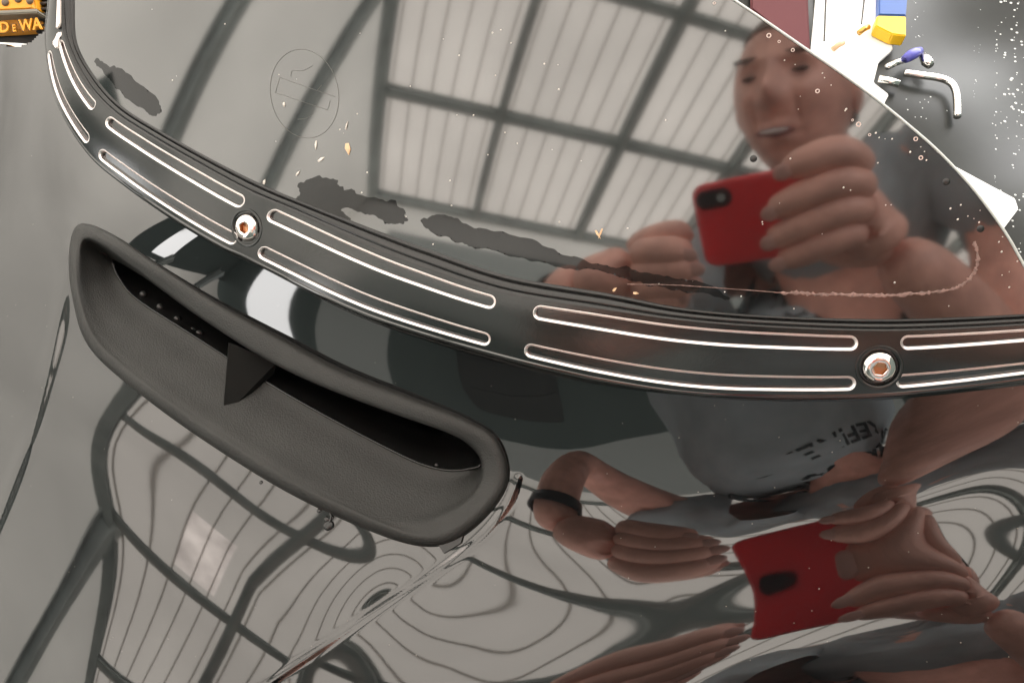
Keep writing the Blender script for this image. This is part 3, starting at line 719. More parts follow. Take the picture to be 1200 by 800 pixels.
# ------------------------------------------------------------------ air scoop
so = empty('air_scoop'); tag(so, 'matte black moulded air scoop with a centre fin set into the bonnet', 'air scoop')
n_ = len(c0)
wlow = np.array([0, 0, 0, 0, 0, 0, 0, 0, .2, .6, 1, 1, 1, 1, 1, 1, 1, 1, .8, .4], float)      # 1 along the lower side
wlow = np.interp(np.arange(n_)/16, np.arange(21), np.append(wlow, 0))
stages = [(c0, -.0015+0*wlow), (c0*.65+c1*.35, .0022+0*wlow), (c1, .0036+0*wlow), (c1*.5+c2*.5, .0034-.001*wlow), (c2, .0016-.0006*wlow),
          (c2*.8+c3*.2, -.004+.0015*wlow), (c2*.5+c3*.5, -.011+.004*wlow), (c2*.2+c3*.8, -.0175+.006*wlow), (c3, -.021+.008*wlow)]
def rib(i_, nsub=4):
    pass
ctr = np.array([[q[0][:, 0], q[0][:, 1], q[1]] for q in stages]).transpose(0, 2, 1)   # stage, vertex, (x,y,off)
fine = []
for k in range(len(ctr)-1):
    g = lambda j: ctr[min(max(j, 0), len(ctr)-1)]
    a, b, c_, d = g(k-1), g(k), g(k+1), g(k+2)
    for t in (0, .25, .5, .75): fine.append(.5*((2*b)+(-a+c_)*t+(2*a-5*b+4*c_-d)*t*t+(-a+3*b-3*c_+d)*t**3))
fine.append(ctr[-1]); fine = np.array(fine); K = len(fine)
# the insert follows a smooth base sheet under it
def base_depth(px, py):
    # plane-ish base through the bonnet just outside the scoop
    return BASE[0]+BASE[1]*px+BASE[2]*py+BASE[3]*px*px+BASE[4]*px*py+BASE[5]*py*py
bo = bonnet(c0[:, 0], c0[:, 1])[:, 2]; A_ = np.stack([np.ones(n_), c0[:, 0], c0[:, 1], c0[:, 0]**2, c0[:, 0]*c0[:, 1], c0[:, 1]**2], 1)
BASE = np.linalg.lstsq(np.vstack([A_, np.eye(6)*[0, 0, 0, 60, 60, 60]]), np.concatenate([bo, np.zeros(6)]), rcond=None)[0]
resid = bo-A_@BASE
def scoop_pt(fr, i_ar):
    px, py, off = fr[:, 0], fr[:, 1], fr[:, 2]
    return px, py, off
V = []
for k in range(K):
    fr = fine[k]; fade = max(0, 1-k/14); D = base_depth(fr[:, 0], fr[:, 1])+resid*fade-fr[:, 2]
    V += list(wp(rays(fr[:, 0], fr[:, 1])*D[:, None]))
Fc = [(k*n_+i, k*n_+(i+1) % n_, (k+1)*n_+(i+1) % n_, (k+1)*n_+i) for k in range(K-1) for i in range(n_)]
mesh('shell', V, Fc, scoop_m, so)
def SP(px, py, off): 
    px = np.asarray(px, float); py = np.asarray(py, float); return wp(rays(px, py)*(base_depth(px, py)-off)[..., None])
# duct behind the mouth
V = []; st_ = ((0, 0, -.021), (2, -3, -.024), (8, -22, -.034), (12, -38, -.05), (12, -44, -.07))
cen = c3.mean(0)
for dx, dy, off in st_:
    V += list(SP(c3[:, 0]+dx, c3[:, 1]+dy, off+.008*wlow*(1 if off > -.03 else 0)))
V.append(SP(cen[0]+12, cen[1]-44, -.07))
Fc = [(k*n_+i, k*n_+(i+1) % n_, (k+1)*n_+(i+1) % n_, (k+1)*n_+i) for k in range(len(st_)-1) for i in range(n_)]+[((len(st_)-1)*n_+i, (len(st_)-1)*n_+(i+1) % n_, len(V)-1) for i in range(n_)]
mesh('duct', V, Fc, duct_m, so)
# lip bead at the mouth's lower edge
i0, i1 = 9*16, 19*16
ll = c3[i0:i1]; tube('mouth_bead', [SP(q[0], q[1], -.0127) for q in ll], .0005, gasket_m, so, 6)
# fin
A, B, D_, E2 = (SP(268,401,.001), SP(261,489,-.0055), SP(320,438,-.0155), SP(324,424,-.012)); tdir = np.cross(B-A, D_-A); tdir /= np.linalg.norm(tdir)
def lerp(a, b, t): return a*(1-t)+b*t
q4 = [A, B, D_, E2]; wid = [.0005, .0005, .0012, .0012]
V = [q_-tdir*w_ for q_, w_ in zip(q4, wid)]+[q_+tdir*w_ for q_, w_ in zip(q4, wid)]
mesh('fin', V, [(0, 1, 2, 3), (7, 6, 5, 4), (0, 4, 5, 1), (1, 5, 6, 2), (2, 6, 7, 3), (3, 7, 4, 0)], mat('fin_shade', (.008, .008, .0075), .75, spec=.15), so, smooth=False)  # blacker than the shell: the fin's shade is put into its colour
sm = dome_mesh('screw_head', duct_m, .7, 4, 12)
for x, y in ((168,348),(188,363),(208,377),(226,389),(234,394)):
    o = place('screw_head', sm, SP(x, y-3, -.019), C0-SP(x, y, -.02), .0019 if x != 226 else .0012); o.parent = so
for x, y in ((348,437),(512,545)):
    o = place('clip', sm, SP(x, y, -.016), C0-SP(x, y, -.02), .0011); o.parent = so
# small tab under the right end
bm = bmesh.new(); P_ = [BP(x, y, o_) for x, y, o_ in ((512,636,.0012),(545,618,.0012),(540,636,.0012),(520,648,.0012))]; Q_ = [BP(x, y, -.001) for x, y in ((512,636),(545,618),(540,636),(520,648))]
mesh('tab', P_+Q_, [(0, 1, 2, 3), (0, 4, 5, 1), (1, 5, 6, 2), (2, 6, 7, 3), (3, 7, 4, 0)], duct_m, so, smooth=False)

# residue drip on the bonnet under the scoop
rb = empty('sealant_drip'); tag(rb, 'dark sealant drip with a round blob below the middle of the scoop', 'sealant drip')
bl = dome_mesh('blob', residue_m, .5, 4, 14, .25)
def bnorm(x, y):
    a, b, c_ = BP(x, y), BP(x+4, y), BP(x, y+4); n = np.cross(c_-a, b-a); n /= np.linalg.norm(n); return n if n@(C0-a) > 0 else -n
for x, y, s_ in ((385,615,.0022),(383,608,.0012),(374,598,.0010),(389,606,.0009),(306,565,.0008)):
    o = place('blob', bl, BP(x, y, -.0001), bnorm(x, y), s_); o.parent = rb
q = catmull([(387,588),(385,597),(388,604),(386,612)], 5); o = tube('string', [BP(a, b, .0005) for a, b in q], .0005, residue_m, rb, 6)

# ------------------------------------------------------------------ behind the car, upper left: power tool case
def plane_pt(px, py, D): return wp(rays(float(px), float(py))*D)
tb = empty('power_tool_case'); tag(tb, 'orange and black power tool case with yellow lettering behind the wing', 'tool case')
Dp = .62
def prism(name, poly, D, th, m, parent=None, smooth=False, bev=0., tilt=(0, 0)):
    n = len(poly); cx_ = np.mean([q[0] for q in poly]); cy_ = np.mean([q[1] for q in poly])
    dd = [D+tilt[0]*(q[0]-cx_)+tilt[1]*(q[1]-cy_) for q in poly]
    V = [plane_pt(q[0], q[1], e) for q, e in zip(poly, dd)]+[wp(rays(float(q[0]), float(q[1]))*e+np.array([0, 0, th])) for q, e in zip(poly, dd)]
    Fc = [tuple(range(n)), tuple(range(2*n-1, n-1, -1))]+[(i, i+n, (i+1) % n+n, (i+1) % n) for i in range(n)]
    bm = bmesh.new(); vs = [bm.verts.new(v) for v in V]
    for f_ in Fc: bm.faces.new([vs[i] for i in f_])
    bmesh.ops.recalc_face_normals(bm, faces=bm.faces)
    if bev: bmesh.ops.bevel(bm, geom=bm.edges[:], offset=bev, segments=3, affect='EDGES')
    return bmobj(name, bm, m, parent, smooth)
prism('lid', [(-60,-60),(28,-60),(42,12),(-60,17)], Dp, .02, yellow_m, tb, bev=.002)
prism('lid_lip', [(-60,15),(43,10),(44,15),(-60,20)], Dp-.003, .02, mat('grey_plastic', (.22, .2, .16), .5), tb, bev=.0008)
prism('case_body', [(-60,-60),(40,-60),(62,20),(50,60),(-60,60)], Dp+.02, .05, ribbed_m, tb, bev=.002)
prism('badge_strip', [(-60,23),(45,18),(54,34),(-60,41)], Dp+.008, .01, mat('badge_orange', (.62, .25, .02), .5), tb, bev=.001)
for x, y in ((6,3),(21,-1),(35,1)):
    o = place('rivet', dome_mesh('rivet', mat('brown_rivet', (.12, .08, .05), .4), .5, 3, 14), plane_pt(x, y, Dp-.0005), -F_, .0028); o.parent = tb
for k in range(9):
    y = -10+k*6.5; prism('rib', [(42,y),(70,y-3),(70,y-.2),(42,y+3)], Dp+.008, .012, ribbed_m, tb, bev=.0004)
def text_obj(txt, p00, p10, D, sz_px, m, parent, ext=.0006, name='lettering', squash=1.15):
    cu = bpy.data.curves.new('t', 'FONT'); cu.body = txt; cu.extrude = .03; cu.bevel_depth = .01; cu.offset = .02; cu.resolution_u = 3
    o = bpy.data.objects.new('t', cu); C.objects.link(o); bpy.context.view_layer.update()
    me = bpy.data.meshes.new_from_object(o.evaluated_get(bpy.context.evaluated_depsgraph_get())); bpy.data.objects.remove(o)
    co = np.array([v.co[:] for v in me.vertices]); w_ = co[:, 0].max()-co[:, 0].min(); h_ = .7
    a = np.array(p00, float); b = np.array(p10, float); d = b-a; up = np.array([d[1], -d[0]])/np.linalg.norm(d)*sz_px
    x = (co[:, 0]-co[:, 0].min())/w_; y = co[:, 1]/h_
    px = a[0]+d[0]*x+up[0]*y+.0; py = a[1]+d[1]*x+up[1]*y
    P = rays(px, py)*D; P[:, 2] -= co[:, 2]*.02
    me2 = bpy.data.meshes.new(name); me2.from_pydata([tuple(q) for q in wp(P)], [], [tuple(p_.vertices) for p_ in me.polygons])
    return link(name, me2, m, parent, False)
text_obj('D', (0,39), (12,38), Dp+.003, 13, ink_m, tb); text_obj('E', (15,38), (20,37.4), Dp+.003, 9, ink_m, tb); text_obj('WA', (22,37.5), (51,34), Dp+.003, 14.5, ink_m, tb)
text_obj('D', (0.6,38.4), (11.4,37.6), Dp+.001, 12, yellow_m, tb); text_obj('E', (15.6,37.4), (19.4,37), Dp+.001, 8, yellow_m, tb); text_obj('WA', (23,36.9), (50,33.8), Dp+.001, 13, yellow_m, tb)
bk = tag(prism('dark_crate', [(-200,-200),(72,-200),(90,70),(-200,90)], .75, .2, mat('brown_black', (.03, .02, .014), .7)), 'dark brown crate behind the power tool case', 'crate')
tag(prism('white_cloth', [(-60,47),(8,48),(34,50),(38,60),(-60,66)], .50, .02, white_m, bev=.003), 'white cloth edge between the wing and the tool case', 'cloth')
# bright end cap and clip of the trim at upper left
prism('end_cap', [(67,-20),(71,-20),(71,28),(68,33),(65,33)], float(screen_hit(68.,10.,.006)[0][2]), .004, mat('pale_metal', (.8, .74, .7), .3, metal=.6), tp, bev=.0004)
prism('clip', [(66,38),(72,36),(75,40),(70,46),(69,56),(65,57),(60,50),(64,44)], float(screen_hit(68.,45.,.0062)[0][2]), .004, MATS['pale_metal'], tp, bev=.0005)

# ------------------------------------------------------------------ behind the windscreen, upper right
gx = np.linspace(600, 1320, 90); gy = np.linspace(-120, 420, 70); A, B = np.meshgrid(gx, gy); r = wv(rays(A, B)); t = (CAMZ-1.0)/(-r[..., 2])
pos = C0+r*t[..., None]
xx, yy = pos[..., 0], pos[..., 1]
pos[..., 2] += .004*np.sin(xx*26+yy*15)+.0015*np.sin(yy*60-xx*25+1)+.009*np.exp(-((yy-.02-.3*(xx-.3)-.14)/.018)**2)
idx = np.arange(A.size).reshape(A.shape); f = np.stack([idx[:-1, :-1], idx[1:, :-1], idx[1:, 1:], idx[:-1, 1:]], -1).reshape(-1, 4)
cover = tag(mesh('cockpit_cover', pos.reshape(-1, 3), f, cover_m), 'wet black vinyl cockpit cover beyond the windscreen edge, beaded with water', 'cover')
bpy.context.view_layer.update()
bv = BVHTree.FromPolygons([Vector(p_) for p_ in pos.reshape(-1, 3)], [tuple(int(i) for i in q) for q in f])
def on_cover(px, py, up=0.):
    d = Vector(wv(rays(float(px), float(py)))).normalized(); h = bv.ray_cast(Vector(C0), d)
    return (np.array(h[0])+np.array([0, 0, up]), np.array(h[1])) if h[0] is not None else (C0+np.array(d)*.6, np.array([0, 0, 1.]))
wd_mesh = dome_mesh('water_droplet', drop_m, .55, 4, 10)
rs = random.Random(11); dr = []
for _ in range(36): dr.append((1166+rs.gauss(0, 2), rs.uniform(30, 260), rs.uniform(.5, 1.3)))
for _ in range(60): dr.append((rs.uniform(1172, 1200), rs.uniform(0, 150), rs.uniform(.6, 1.9)))
for _ in range(25): dr.append((rs.uniform(1172, 1200), rs.uniform(150, 300), rs.uniform(.5, 1.5)))
for _ in range(26): k = rs.random(); dr.append((1072+18*k*k+rs.gauss(0, 3), 0+100*k, rs.uniform(.4, 1.1)))
for _ in range(26): k = rs.random(); dr.append((1148-6*k+rs.gauss(0, 2), 10+110*k, rs.uniform(.3, .8)))
for _ in range(14): dr.append((rs.uniform(1060, 1110), rs.uniform(112, 140), rs.uniform(.4, 1.1)))
for x, y, s_ in dr:
    P_, N_ = on_cover(x, y); N_ = N_ if N_[2] > 0 else -N_
    tag(place('water_droplet', wd_mesh, P_-N_*.0002, N_, .00066*s_), 'tiny round water droplet beaded on the wet black cockpit cover', 'water droplet', 'water droplets on the black cockpit cover')
def slab(name, poly, up, th, m, parent=None, bev=.0008):
    V = []; n = len(poly); bm = bmesh.new()
    top = [on_cover(x, y)[0] for x, y in poly]; z = max(q[2] for q in top)+up
    # lay it level: intersect the sight lines with the level plane
    tp_ = []
    for x, y in poly:
        d = wv(rays(float(x), float(y))); tp_.append(C0+d*((CAMZ-z)/(-d[2])))
    vs = [bm.verts.new(q) for q in tp_]+[bm.verts.new(q-np.array([0, 0, th])) for q in tp_]
    bm.faces.new(vs[:n]); bm.faces.new(vs[:n-1:-1])
    for i in range(n): bm.faces.new([vs[i], vs[i+n], vs[(i+1) % n+n], vs[(i+1) % n]])
    bmesh.ops.recalc_face_normals(bm, faces=bm.faces)
    bmesh.ops.bevel(bm, geom=bm.edges[:], offset=bev, segments=2, affect='EDGES')
    return bmobj(name, bm, m, parent)
tray = slab('paper_pad', [(962,-60),(1034,-60),(1026,36),(1048,36),(1046,58),(1030,72),(1024,96),(1042,110),(1034,126),(1010,120),(930,70),(950,60)], .002, .004, white_m)
tag(tray, 'white paper pad lying behind the windscreen edge beside the allen key', 'paper pad')
slab('printed_line', [(968.5,-40),(970.5,-40),(967,48),(965,48)], .0075, .0008, ink_m, tray, .0001); slab('printed_line', [(1016,-40),(1018.5,-40),(1010.5,28),(1009,28)], .0075, .0008, ink_m, tray, .0001)
for a, b in (((972,68),(984,60)), ((1002,49),(1013,42))):
    o = tube('torx_bit', [on_cover(*a, .008)[0], on_cover((a[0]+b[0])/2, (a[1]+b[1])/2, .009)[0], on_cover(*b, .008)[0]], .0022, chip_m if a[0] < 990 else mat('brass', (.6, .35, .1), .3, metal=1), None, 8)
    tag(o, 'small brass driver bit on the white pad, %s' % ('nearer the windscreen edge' if a[0] < 990 else 'further from the windscreen edge'), 'driver bit', 'driver bits on the pad')
bx = empty('blue_yellow_box'); tag(bx, 'blue and yellow packet standing beyond the white pad', 'packet')
slab('packet_top', [(1031,-60),(1068,-60),(1062,18),(1030,17)], .012, .01, blue_m, bx); slab('packet_band', [(1028,18),(1062,19),(1062,42),(1046,40),(1026,30)], .014, .01, brightyel_m, bx)
ak = tube('allen_key', [on_cover(x, y, h)[0] for x, y, h in catmull([(1056,93,.006),(1075,97,.007),(1095,100,.007),(1108,105,.007),(1114,113,.007),(1117,125,.006),(1118,143,.005)], 6)], .0026, mat('chrome', (.85, .82, .78), .14, metal=1), None, 12)
tag(ak, 'bright chrome allen key bent at a right angle on the black cover', 'allen key')
sd = empty('screwdriver'); tag(sd, 'short driver with a blue handle and chrome shaft behind the allen key', 'screwdriver')
tube('shaft', [on_cover(x, y, .009)[0] for x, y in ((1034,90),(1044,85),(1056,81))], .0022, MATS['chrome'], sd, 10); tube('handle', [on_cover(x, y, .010)[0] for x, y in ((1054,82),(1060,78),(1066,75),(1072,72))], np.array([.003, .004, .004, .003]), violet_m, sd, 10); tube('ferrule', [on_cover(x, y, .009)[0] for x, y in ((1076,77),(1080,83),(1084,88))], np.array([.003, .0042, .003]), MATS['chrome'], sd, 10)
so2 = tube('socket_bit', [on_cover(x, y, .006)[0] for x, y in ((1026,100),(1036,102),(1050,106))], .0028, MATS['chrome'], None, 10); tag(so2, 'stubby chrome socket bit between the white pad and the allen key', 'socket bit')
wc = slab('white_card', [(1108,188),(1190,232),(1194,244),(1176,268),(1160,256),(1130,224)], .004, .003, white_m); tag(wc, 'folded white card wedge at the right edge beyond the windscreen', 'card')
rc = slab('red_patch', [(880,-60),(945,-60),(950,60),(940,64),(905,30),(880,10)], .004, .004, mat('dull_red_reflection', (.10, .02, .025), .8), None, .0015); tag(rc, 'dull dark red patch standing in for the reflected head, left of the white pad', 'cloth')  # added slab: the man's reddish head reflection put into its colour

# ------------------------------------------------------------------ the photographer (seen only as a reflection)
man = empty('person', tuple(body(.1, -.3, .3))); bpy.context.view_layer.update(); tag(man, 'man in a grey T-shirt leaning over the car, holding a red phone in both hands', 'person')
def skinned(name, verts, edges, radii, m, parent, sub=2, root=0):
    me = bpy.data.meshes.new(name); me.from_pydata([tuple(v) for v in verts], edges, []); o = bpy.data.objects.new(name, me); C.objects.link(o)
    sk = o.modifiers.new('s', 'SKIN'); sk.use_smooth_shade = True; sk.branch_smoothing = .6
    for i, r in enumerate(radii): me.skin_vertices[0].data[i].radius = (r, r) if np.isscalar(r) else r
    me.skin_vertices[0].data[root].use_root = True
    sb = o.modifiers.new('u', 'SUBSURF'); sb.levels = sub; sb.render_levels = sub
    bpy.context.view_layer.update(); me2 = bpy.data.meshes.new_from_object(o.evaluated_get(bpy.context.evaluated_depsgraph_get()))
    bpy.data.objects.remove(o); me2.materials.clear(); me2.materials.append(m)
    o = link(name, me2, None, None); o.parent = parent; o.matrix_parent_inverse = parent.matrix_world.inverted() if parent else Matrix(); return o
Bd = lambda x, y, z: body(x, y, z)
HEAD = (.036, .088, .33)
# torso + arms + legs: one continuous body, with shirt over it
V = [Bd(.16, -.62, .12), Bd(.13, -.42, .25), Bd(.135, -.22, .33), Bd(.12, -.10, .38), Bd(.085, -.01, .37), Bd(.06, .05, .35)]
Rr = [.11, .10, .10, .08, .05, .05]
Ed = [(0, 1), (1, 2), (2, 3), (3, 4), (4, 5)]
def chain(start, pts, rad):
    p_ = start
    for q, r_ in zip(pts, rad):
        V.append(Bd(*q)); Rr.append(r_); Ed.append((p_, len(V)-1)); p_ = len(V)-1
    return p_
RA = [(.22, .0, .34), (.275, -.01, .30), (.295, -.12, .22), (.285, -.22, .15), (.235, -.15, .09), (.18, -.08, .045), (.145, -.05, .026)]
LA = [(.0, -.12, .36), (-.09, -.17, .33), (-.2, -.28, .22), (-.235, -.30, .14), (-.2, -.19, .06), (-.165, -.11, .03), (-.14, -.085, .022)]
chain(3, RA, [.06, .05, .045, .048, .044, .034, .030]); chain(3, LA, [.06, .05, .05, .046, .042, .031, .027])
chain(0, [(.12, -.75, .0), (.12, -1.0, -.3), (.12, -1.4, -.72)], [.09, .065, .05]); chain(0, [(.3, -.75, .0), (.3, -1.0, -.3), (.3, -1.4, -.72)], [.09, .065, .05])
skinned('body', V, Ed, Rr, skin_m, man)
# shirt: torso with short sleeves
V = []; Rr = []; Ed = []
V = [Bd(.13, -.66, .10), Bd(.10, -.42, .25), Bd(.10, -.22, .335), Bd(.12, -.09, .38), Bd(.09, -.015, .37)]; Rr = [(.24, .16), (.25, .16), (.22, .16), .13, .07]; Ed = [(0, 1), (1, 2), (2, 3), (3, 4)]
chain(3, [(.22, .005, .345), (.278, -.005, .30), (.298, -.10, .235)], [.105, .088, .07]); chain(3, [(.0, -.12, .365), (-.09, -.17, .33), (-.15, -.225, .275)], [.092, .078, .07])
shirt = skinned('t_shirt', V, Ed, Rr, shirt_m, man)
# folds in the cloth
co = np.empty(len(shirt.data.vertices)*3); shirt.data.vertices.foreach_get('co', co); co = co.reshape(-1, 3); no = np.array([v.normal[:] for v in shirt.data.vertices])
ccp = cp(co); wob = .006*np.sin(ccp[:, 0]*90+ccp[:, 1]*40+2*np.sin(ccp[:, 1]*30))+.004*np.sin(ccp[:, 1]*120+ccp[:, 2]*60)
shirt.data.vertices.foreach_set('co', (co+no*(wob*1.3)[:, None]).ravel()); shirt.data.update()
tr_v = [Bd(.205, -.64, .1), Bd(.12, -.76, -.01), Bd(.12, -1.0, -.3), Bd(.12, -1.38, -.70), Bd(.3, -.76, -.01), Bd(.3, -1.0, -.3), Bd(.3, -1.38, -.70)]
skinned('trousers', tr_v, [(0, 1), (1, 2), (2, 3), (0, 4), (4, 5), (5, 6)], [.17, .11, .08, .065, .11, .08, .065], trouser_m, man)
# head: sculpted from a fine ball, axes: hx right, hy up of face, hz towards the camera
def rot(v, k, a): k = k/np.linalg.norm(k); return v*math.cos(a)+np.cross(k, v)*math.sin(a)+k*(k@v)*(1-math.cos(a))
hx, hy, hz = X_.copy(), U_.copy(), F_.copy()
for k_, a_ in ((F_, math.radians(-8)), (X_, math.radians(12)), (U_, math.radians(12))):
    hx, hy, hz = rot(hx, k_, a_), rot(hy, k_, a_), rot(hz, k_, a_)
bm = bmesh.new(); bmesh.ops.create_icosphere(bm, subdivisions=6, radius=1)
def gs_(x, y, cx_, cy_, sx, sy): return math.exp(-((x-cx_)/sx)**2-((y-cy_)/sy)**2)
face_cols = []
hc_ = Bd(*HEAD)
for v in bm.verts:
    x, y, z = v.co.x, v.co.y, v.co.z
    X2, Y2, Z2 = x*.077, y*.118, z*.095
    jaw = max(0, -y); X2 *= 1-.30*jaw**1.5; 
    if z < 0: Z2 *= 1+.1*max(0, y)
    if z > 0:
        fx, fy = X2/.077, Y2/.118; d = 0
        d += .024*gs_(fx, fy, 0, -.12, .17, .16)*1.0+.010*gs_(fx, fy, 0, .1, .10, .3)+.004*gs_(abs(fx), fy, .17, -.2, .1, .08)
        d -= .012*gs_(abs(fx), fy, .40, .10, .2, .11); d += .006*gs_(abs(fx), fy, .36, .27, .3, .07)+.0055*gs_(abs(fx), fy, .40, .10, .12, .07)
        d += .006*gs_(abs(fx), fy, .52, -.12, .2, .16); d += .009*gs_(fx, fy, 0, -.47, .26, .05)-.006*gs_(fx, fy, 0, -.53, .27, .022)+.009*gs_(fx, fy, 0, -.6, .24, .05)
        d += .008*gs_(fx, fy, 0, -.85, .3, .13)-.004*gs_(fx, fy, 0, -.7, .3, .05)-.004*gs_(abs(fx), fy, .33, -.36, .05, .14)
        Z2 += d*min(1, z*2.5)
    v.co = Vector(hc_+hx*X2+hy*Y2+hz*Z2)
head = bmobj('head', bm, skin_m, man, True); head.matrix_parent_inverse = man.matrix_world.inverted()
def att(o, p=man): o.parent = p; o.matrix_parent_inverse = p.matrix_world.inverted(); return o
def HP(x, y, z): return hc_+hx*x+hy*y+hz*z
def ellips(name, c, r, m, n=2, axes=None):
    bm = bmesh.new(); bmesh.ops.create_icosphere(bm, subdivisions=3, radius=1); ax = axes or (hx, hy, hz)
    for v in bm.verts: q = c+ax[0]*v.co.x*r[0]+ax[1]*v.co.y*r[1]+ax[2]*v.co.z*r[2]; v.co = Vector(q)
    return att(bmobj(name, bm, m, None, True))
for sx in (-1, 1):
    ellips('ear', HP(sx*.077, -.002, -.01), (.009, .032, .018), skin_m); ellips('eye', HP(sx*.031, .013, .081), (.011, .0035, .006), lens_m); ellips('eyebrow', HP(sx*.031, .036, .088), (.019, .004, .005), hair_m)
ellips('mouth', HP(0, -.062, .090), (.024, .006, .006), mat('lips', (.25, .06, .06), .4)); ellips('teeth', HP(0, -.0615, .0945), (.018, .0028, .003), white_m)
bm = bmesh.new(); bmesh.ops.create_icosphere(bm, subdivisions=5, radius=1)
for v in list(bm.verts):
    if v.co.y < (.62 if v.co.z > 0 else .25)-.45*(v.co.z < 0)*(-v.co.z) and not (v.co.z < -.3 and v.co.y > -.35): bm.verts.remove(v)
for v in bm.verts: v.co = Vector(HP(v.co.x*.081, v.co.y*.123, v.co.z*.1-.002))
att(bmobj('hair', bm, hair_m, None, True))
# phone: back towards the car, lens where the picture was taken from
roll = math.radians(11); pxa = X_*math.cos(roll)+U_*math.sin(roll); pya = -X_*math.sin(roll)+U_*math.cos(roll)
ph = empty('phone'); tag(ph, 'red cased phone held sideways in both hands, camera towards the car', 'phone')
pc = C0+pxa*.052-pya*.024-F_*.006
bm = bmesh.new(); n_ = 12; V = []
def rrect(hx_, hy_, r_, z): 
    o_ = []
    for cx_, cy_, a0 in ((hx_-r_, hy_-r_, 0), (-hx_+r_, hy_-r_, 90), (-hx_+r_, -hy_+r_, 180), (hx_-r_, -hy_+r_, 270)):
        for k in range(7): a = math.radians(a0+15*k); o_.append(pc+pxa*(cx_+r_*math.cos(a))+pya*(cy_+r_*math.sin(a))+F_*z)
    return o_
rings = [rrect(.0665, .0355, .009, .0038), rrect(.0685, .0375, .011, .003), rrect(.0695, .0385, .012, 0), rrect(.0685, .0375, .011, -.005)]
V = sum(rings, []); Fc = [tuple(range(28))]+[(k*28+i, (k+1)*28+i, (k+1)*28+(i+1) % 28, k*28+(i+1) % 28) for k in range(3) for i in range(28)]+[tuple(range(111, 83, -1))]
mesh('case', V, Fc, phone_m, ph, False)
def pad(name, cx_, cy_, hx_, hy_, z0, z1, m):
    global pc
    s_ = pc; pc = C0+pxa*cx_+pya*cy_-F_*.006; a, b = rrect(hx_, hy_, min(hx_, hy_)*.9, z0), rrect(hx_*.93, hy_*.93, min(hx_, hy_)*.85, z1); pc = s_
    mesh(name, a+b, [tuple(range(28, 56))]+[(i, 28+i, 28+(i+1) % 28, (i+1) % 28) for i in range(28)], m, ph, False)
pad('lens_plate', .002, 0, .0155, .0085, .0036, .0052, lens_m); pad('lens', -.004, 0, .0042, .0042, .0050, .0055, watch_m); pad('lens', .0085, 0, .0036, .0036, .0050, .0055, steel_m)
# hands
def hand(name, wrist, palm, knuckles, fingers, thumb, flat=.55):
    V = [Bd(*wrist), Bd(*palm[0]), Bd(*palm[1])]; E_d = [(0, 1), (1, 2)]; Rr = [.029, .038, .036]
    o = skinned(name, V+[Bd(*k) for k in knuckles], E_d+[(2, 3+i) for i in range(len(knuckles))], Rr+[.0125]*len(knuckles), skin_m, man, 2)
    for f_ in fingers+[thumb]:
        n = len(f_); skinned('finger', [Bd(*q) for q in f_], [(i, i+1) for i in range(n-1)], [.0165, .0155, .0160, .0138, .0105][:n] if n <= 5 else [.01]*n, skin_m, man, 2)
        tip = Bd(*f_[-1]); pre = Bd(*f_[-2])
        ax = (tip-pre)/np.linalg.norm(tip-pre); c_ = tip-ax*.003+F_*.0078; s_ = np.cross(ax, F_); s_ /= np.linalg.norm(s_)
        ellips('fingernail', c_, (.0066, .0082, .0022), mat_nail, axes=(s_, ax, np.cross(s_, ax)))
mat_nail = mat('fingernail', (.75, .42, .36), .3)
# right hand wraps the free end of the phone, fingers lying across its back
RF0 = [[(.158, .018, .02), (.138, .040, .010), (.108, .044, -.010), (.080, .036, -.012)],
      [(.160, .000, .016), (.140, .014, .002), (.112, .014, -.014), (.082, .006, -.014)],
      [(.160, -.020, .014), (.140, -.012, .0), (.112, -.016, -.014), (.086, -.024, -.014)],
      [(.158, -.040, .014), (.136, -.040, .002), (.112, -.046, -.010), (.092, -.052, -.012)]]
RF = [q for q in ([(.120, .020, .016), (.112, .034, .008), (.100, .040, -.002), (.078, .034, -.012), (.058, .024, -.013)],
      [(.122, .004, .014), (.116, .014, .004), (.104, .017, -.006), (.078, .007, -.014), (.050, -.009, -.014)],
      [(.122, -.014, .012), (.116, -.006, .002), (.104, -.006, -.007), (.078, -.018, -.014), (.050, -.034, -.014)],
      [(.120, -.032, .012), (.113, -.027, .003), (.101, -.030, -.005), (.078, -.042, -.012), (.057, -.053, -.012)])]
hand('hand', (.144, -.052, .028), [(.128, -.03, .028), (.122, -.008, .024)], [(.114, .018, .014), (.116, -.002, .012), (.116, -.022, .010), (.114, -.042, .010)], RF, [(.150, -.045, .03), (.125, -.055, .034), (.1, -.05, .026), (.085, -.04, .02)])
LF0 = [[(-.105, -.048, .014), (-.082, -.040, .0), (-.056, -.036, -.010), (-.030, -.036, -.012)],
      [(-.105, -.064, .012), (-.080, -.058, -.002), (-.052, -.052, -.012), (-.022, -.048, -.013)],
      [(-.105, -.080, .012), (-.080, -.076, .0), (-.052, -.068, -.010), (-.024, -.061, -.013)],
      [(-.105, -.096, .014), (-.084, -.094, .006), (-.060, -.086, -.004), (-.038, -.076, -.010)]]
LF = [[(x*.86+.014, y-.010, z) for x, y, z in q] for q in LF0]
hand('hand', (-.145, -.095, .022), [(-.115, -.088, .020), (-.098, -.082, .018)], [(-.080, -.058, .014), (-.080, -.074, .012), (-.080, -.09, .012), (-.080, -.104, .014)], LF, [(-.088, -.06, .028), (-.066, -.045, .028), (-.044, -.038, .024), (-.022, -.035, .018)])
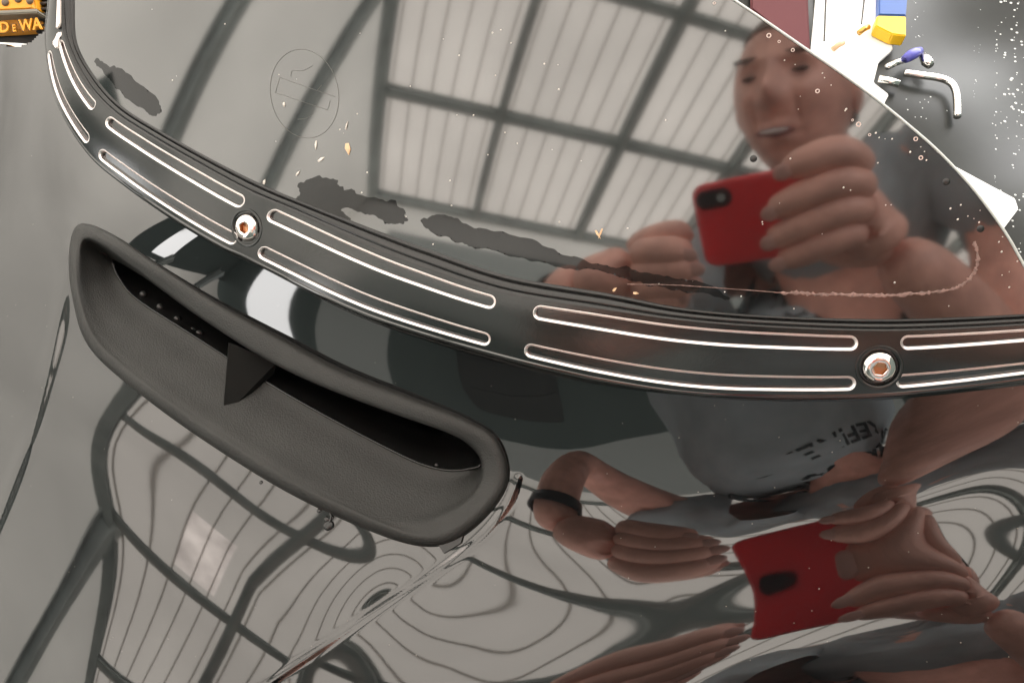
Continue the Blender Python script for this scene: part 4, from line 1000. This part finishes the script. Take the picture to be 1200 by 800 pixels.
# watch
wa, wb = Bd(-.165, -.11, .03), Bd(-.2, -.19, .06); wdv = (wb-wa)/np.linalg.norm(wb-wa); s1 = np.cross(wdv, F_); s1 /= np.linalg.norm(s1); s2 = np.cross(wdv, s1); c_ = wa+wdv*.012
V = []; Fc = []
for j, (o_, r_) in enumerate(((-.011, .0325), (-.011, .0355), (.011, .0365), (.011, .0335))):
    for k in range(28): a = 2*math.pi*k/28; V.append(c_+wdv*o_+(s1*math.cos(a)+s2*math.sin(a))*r_)
for j in range(3):
    for k in range(28): Fc.append((j*28+k, j*28+(k+1) % 28, (j+1)*28+(k+1) % 28, (j+1)*28+k))
w_ = att(mesh('wrist_watch', V, Fc, watch_m)); 
# print on the chest
sv_ = shirt.data; bvs = BVHTree.FromPolygons([v.co.copy() for v in sv_.vertices], [tuple(p_.vertices) for p_ in sv_.polygons])
def print_text(txt, x0, x1, yb, hgt, slope=0.):
    cu = bpy.data.curves.new('t', 'FONT'); cu.body = txt; cu.offset = .02; cu.resolution_u = 2
    o = bpy.data.objects.new('t', cu); C.objects.link(o); bpy.context.view_layer.update()
    me = bpy.data.meshes.new_from_object(o.evaluated_get(bpy.context.evaluated_depsgraph_get())); bpy.data.objects.remove(o)
    bm = bmesh.new(); bm.from_mesh(me); bmesh.ops.triangulate(bm, faces=bm.faces[:]); bmesh.ops.subdivide_edges(bm, edges=bm.edges[:], cuts=2, use_grid_fill=True)
    xs = [v.co.x for v in bm.verts]; a, b = min(xs), max(xs)
    for v in bm.verts:
        k = (v.co.x-a)/(b-a); xw = x1+(x0-x1)*k; yw = yb+v.co.y/.7*hgt+slope*k        # wearer's left to right
        org = Bd(xw, yw, 0); h = bvs.ray_cast(Vector(org), Vector(-F_)); v.co = Vector(np.array(h[0])+F_*.0015) if h[0] is not None else Vector(Bd(xw, yw, .2))
    return att(bmobj('chest_print', bm, print_m, None, False))
print_text('HUDSON', -.02, .24, -.215, .045); print_text('REFINERS', .02, .24, -.27, .03)
for o in list(C.objects):
    if o.parent is not None and o.parent.type == 'EMPTY' and o.matrix_parent_inverse == Matrix(): pass
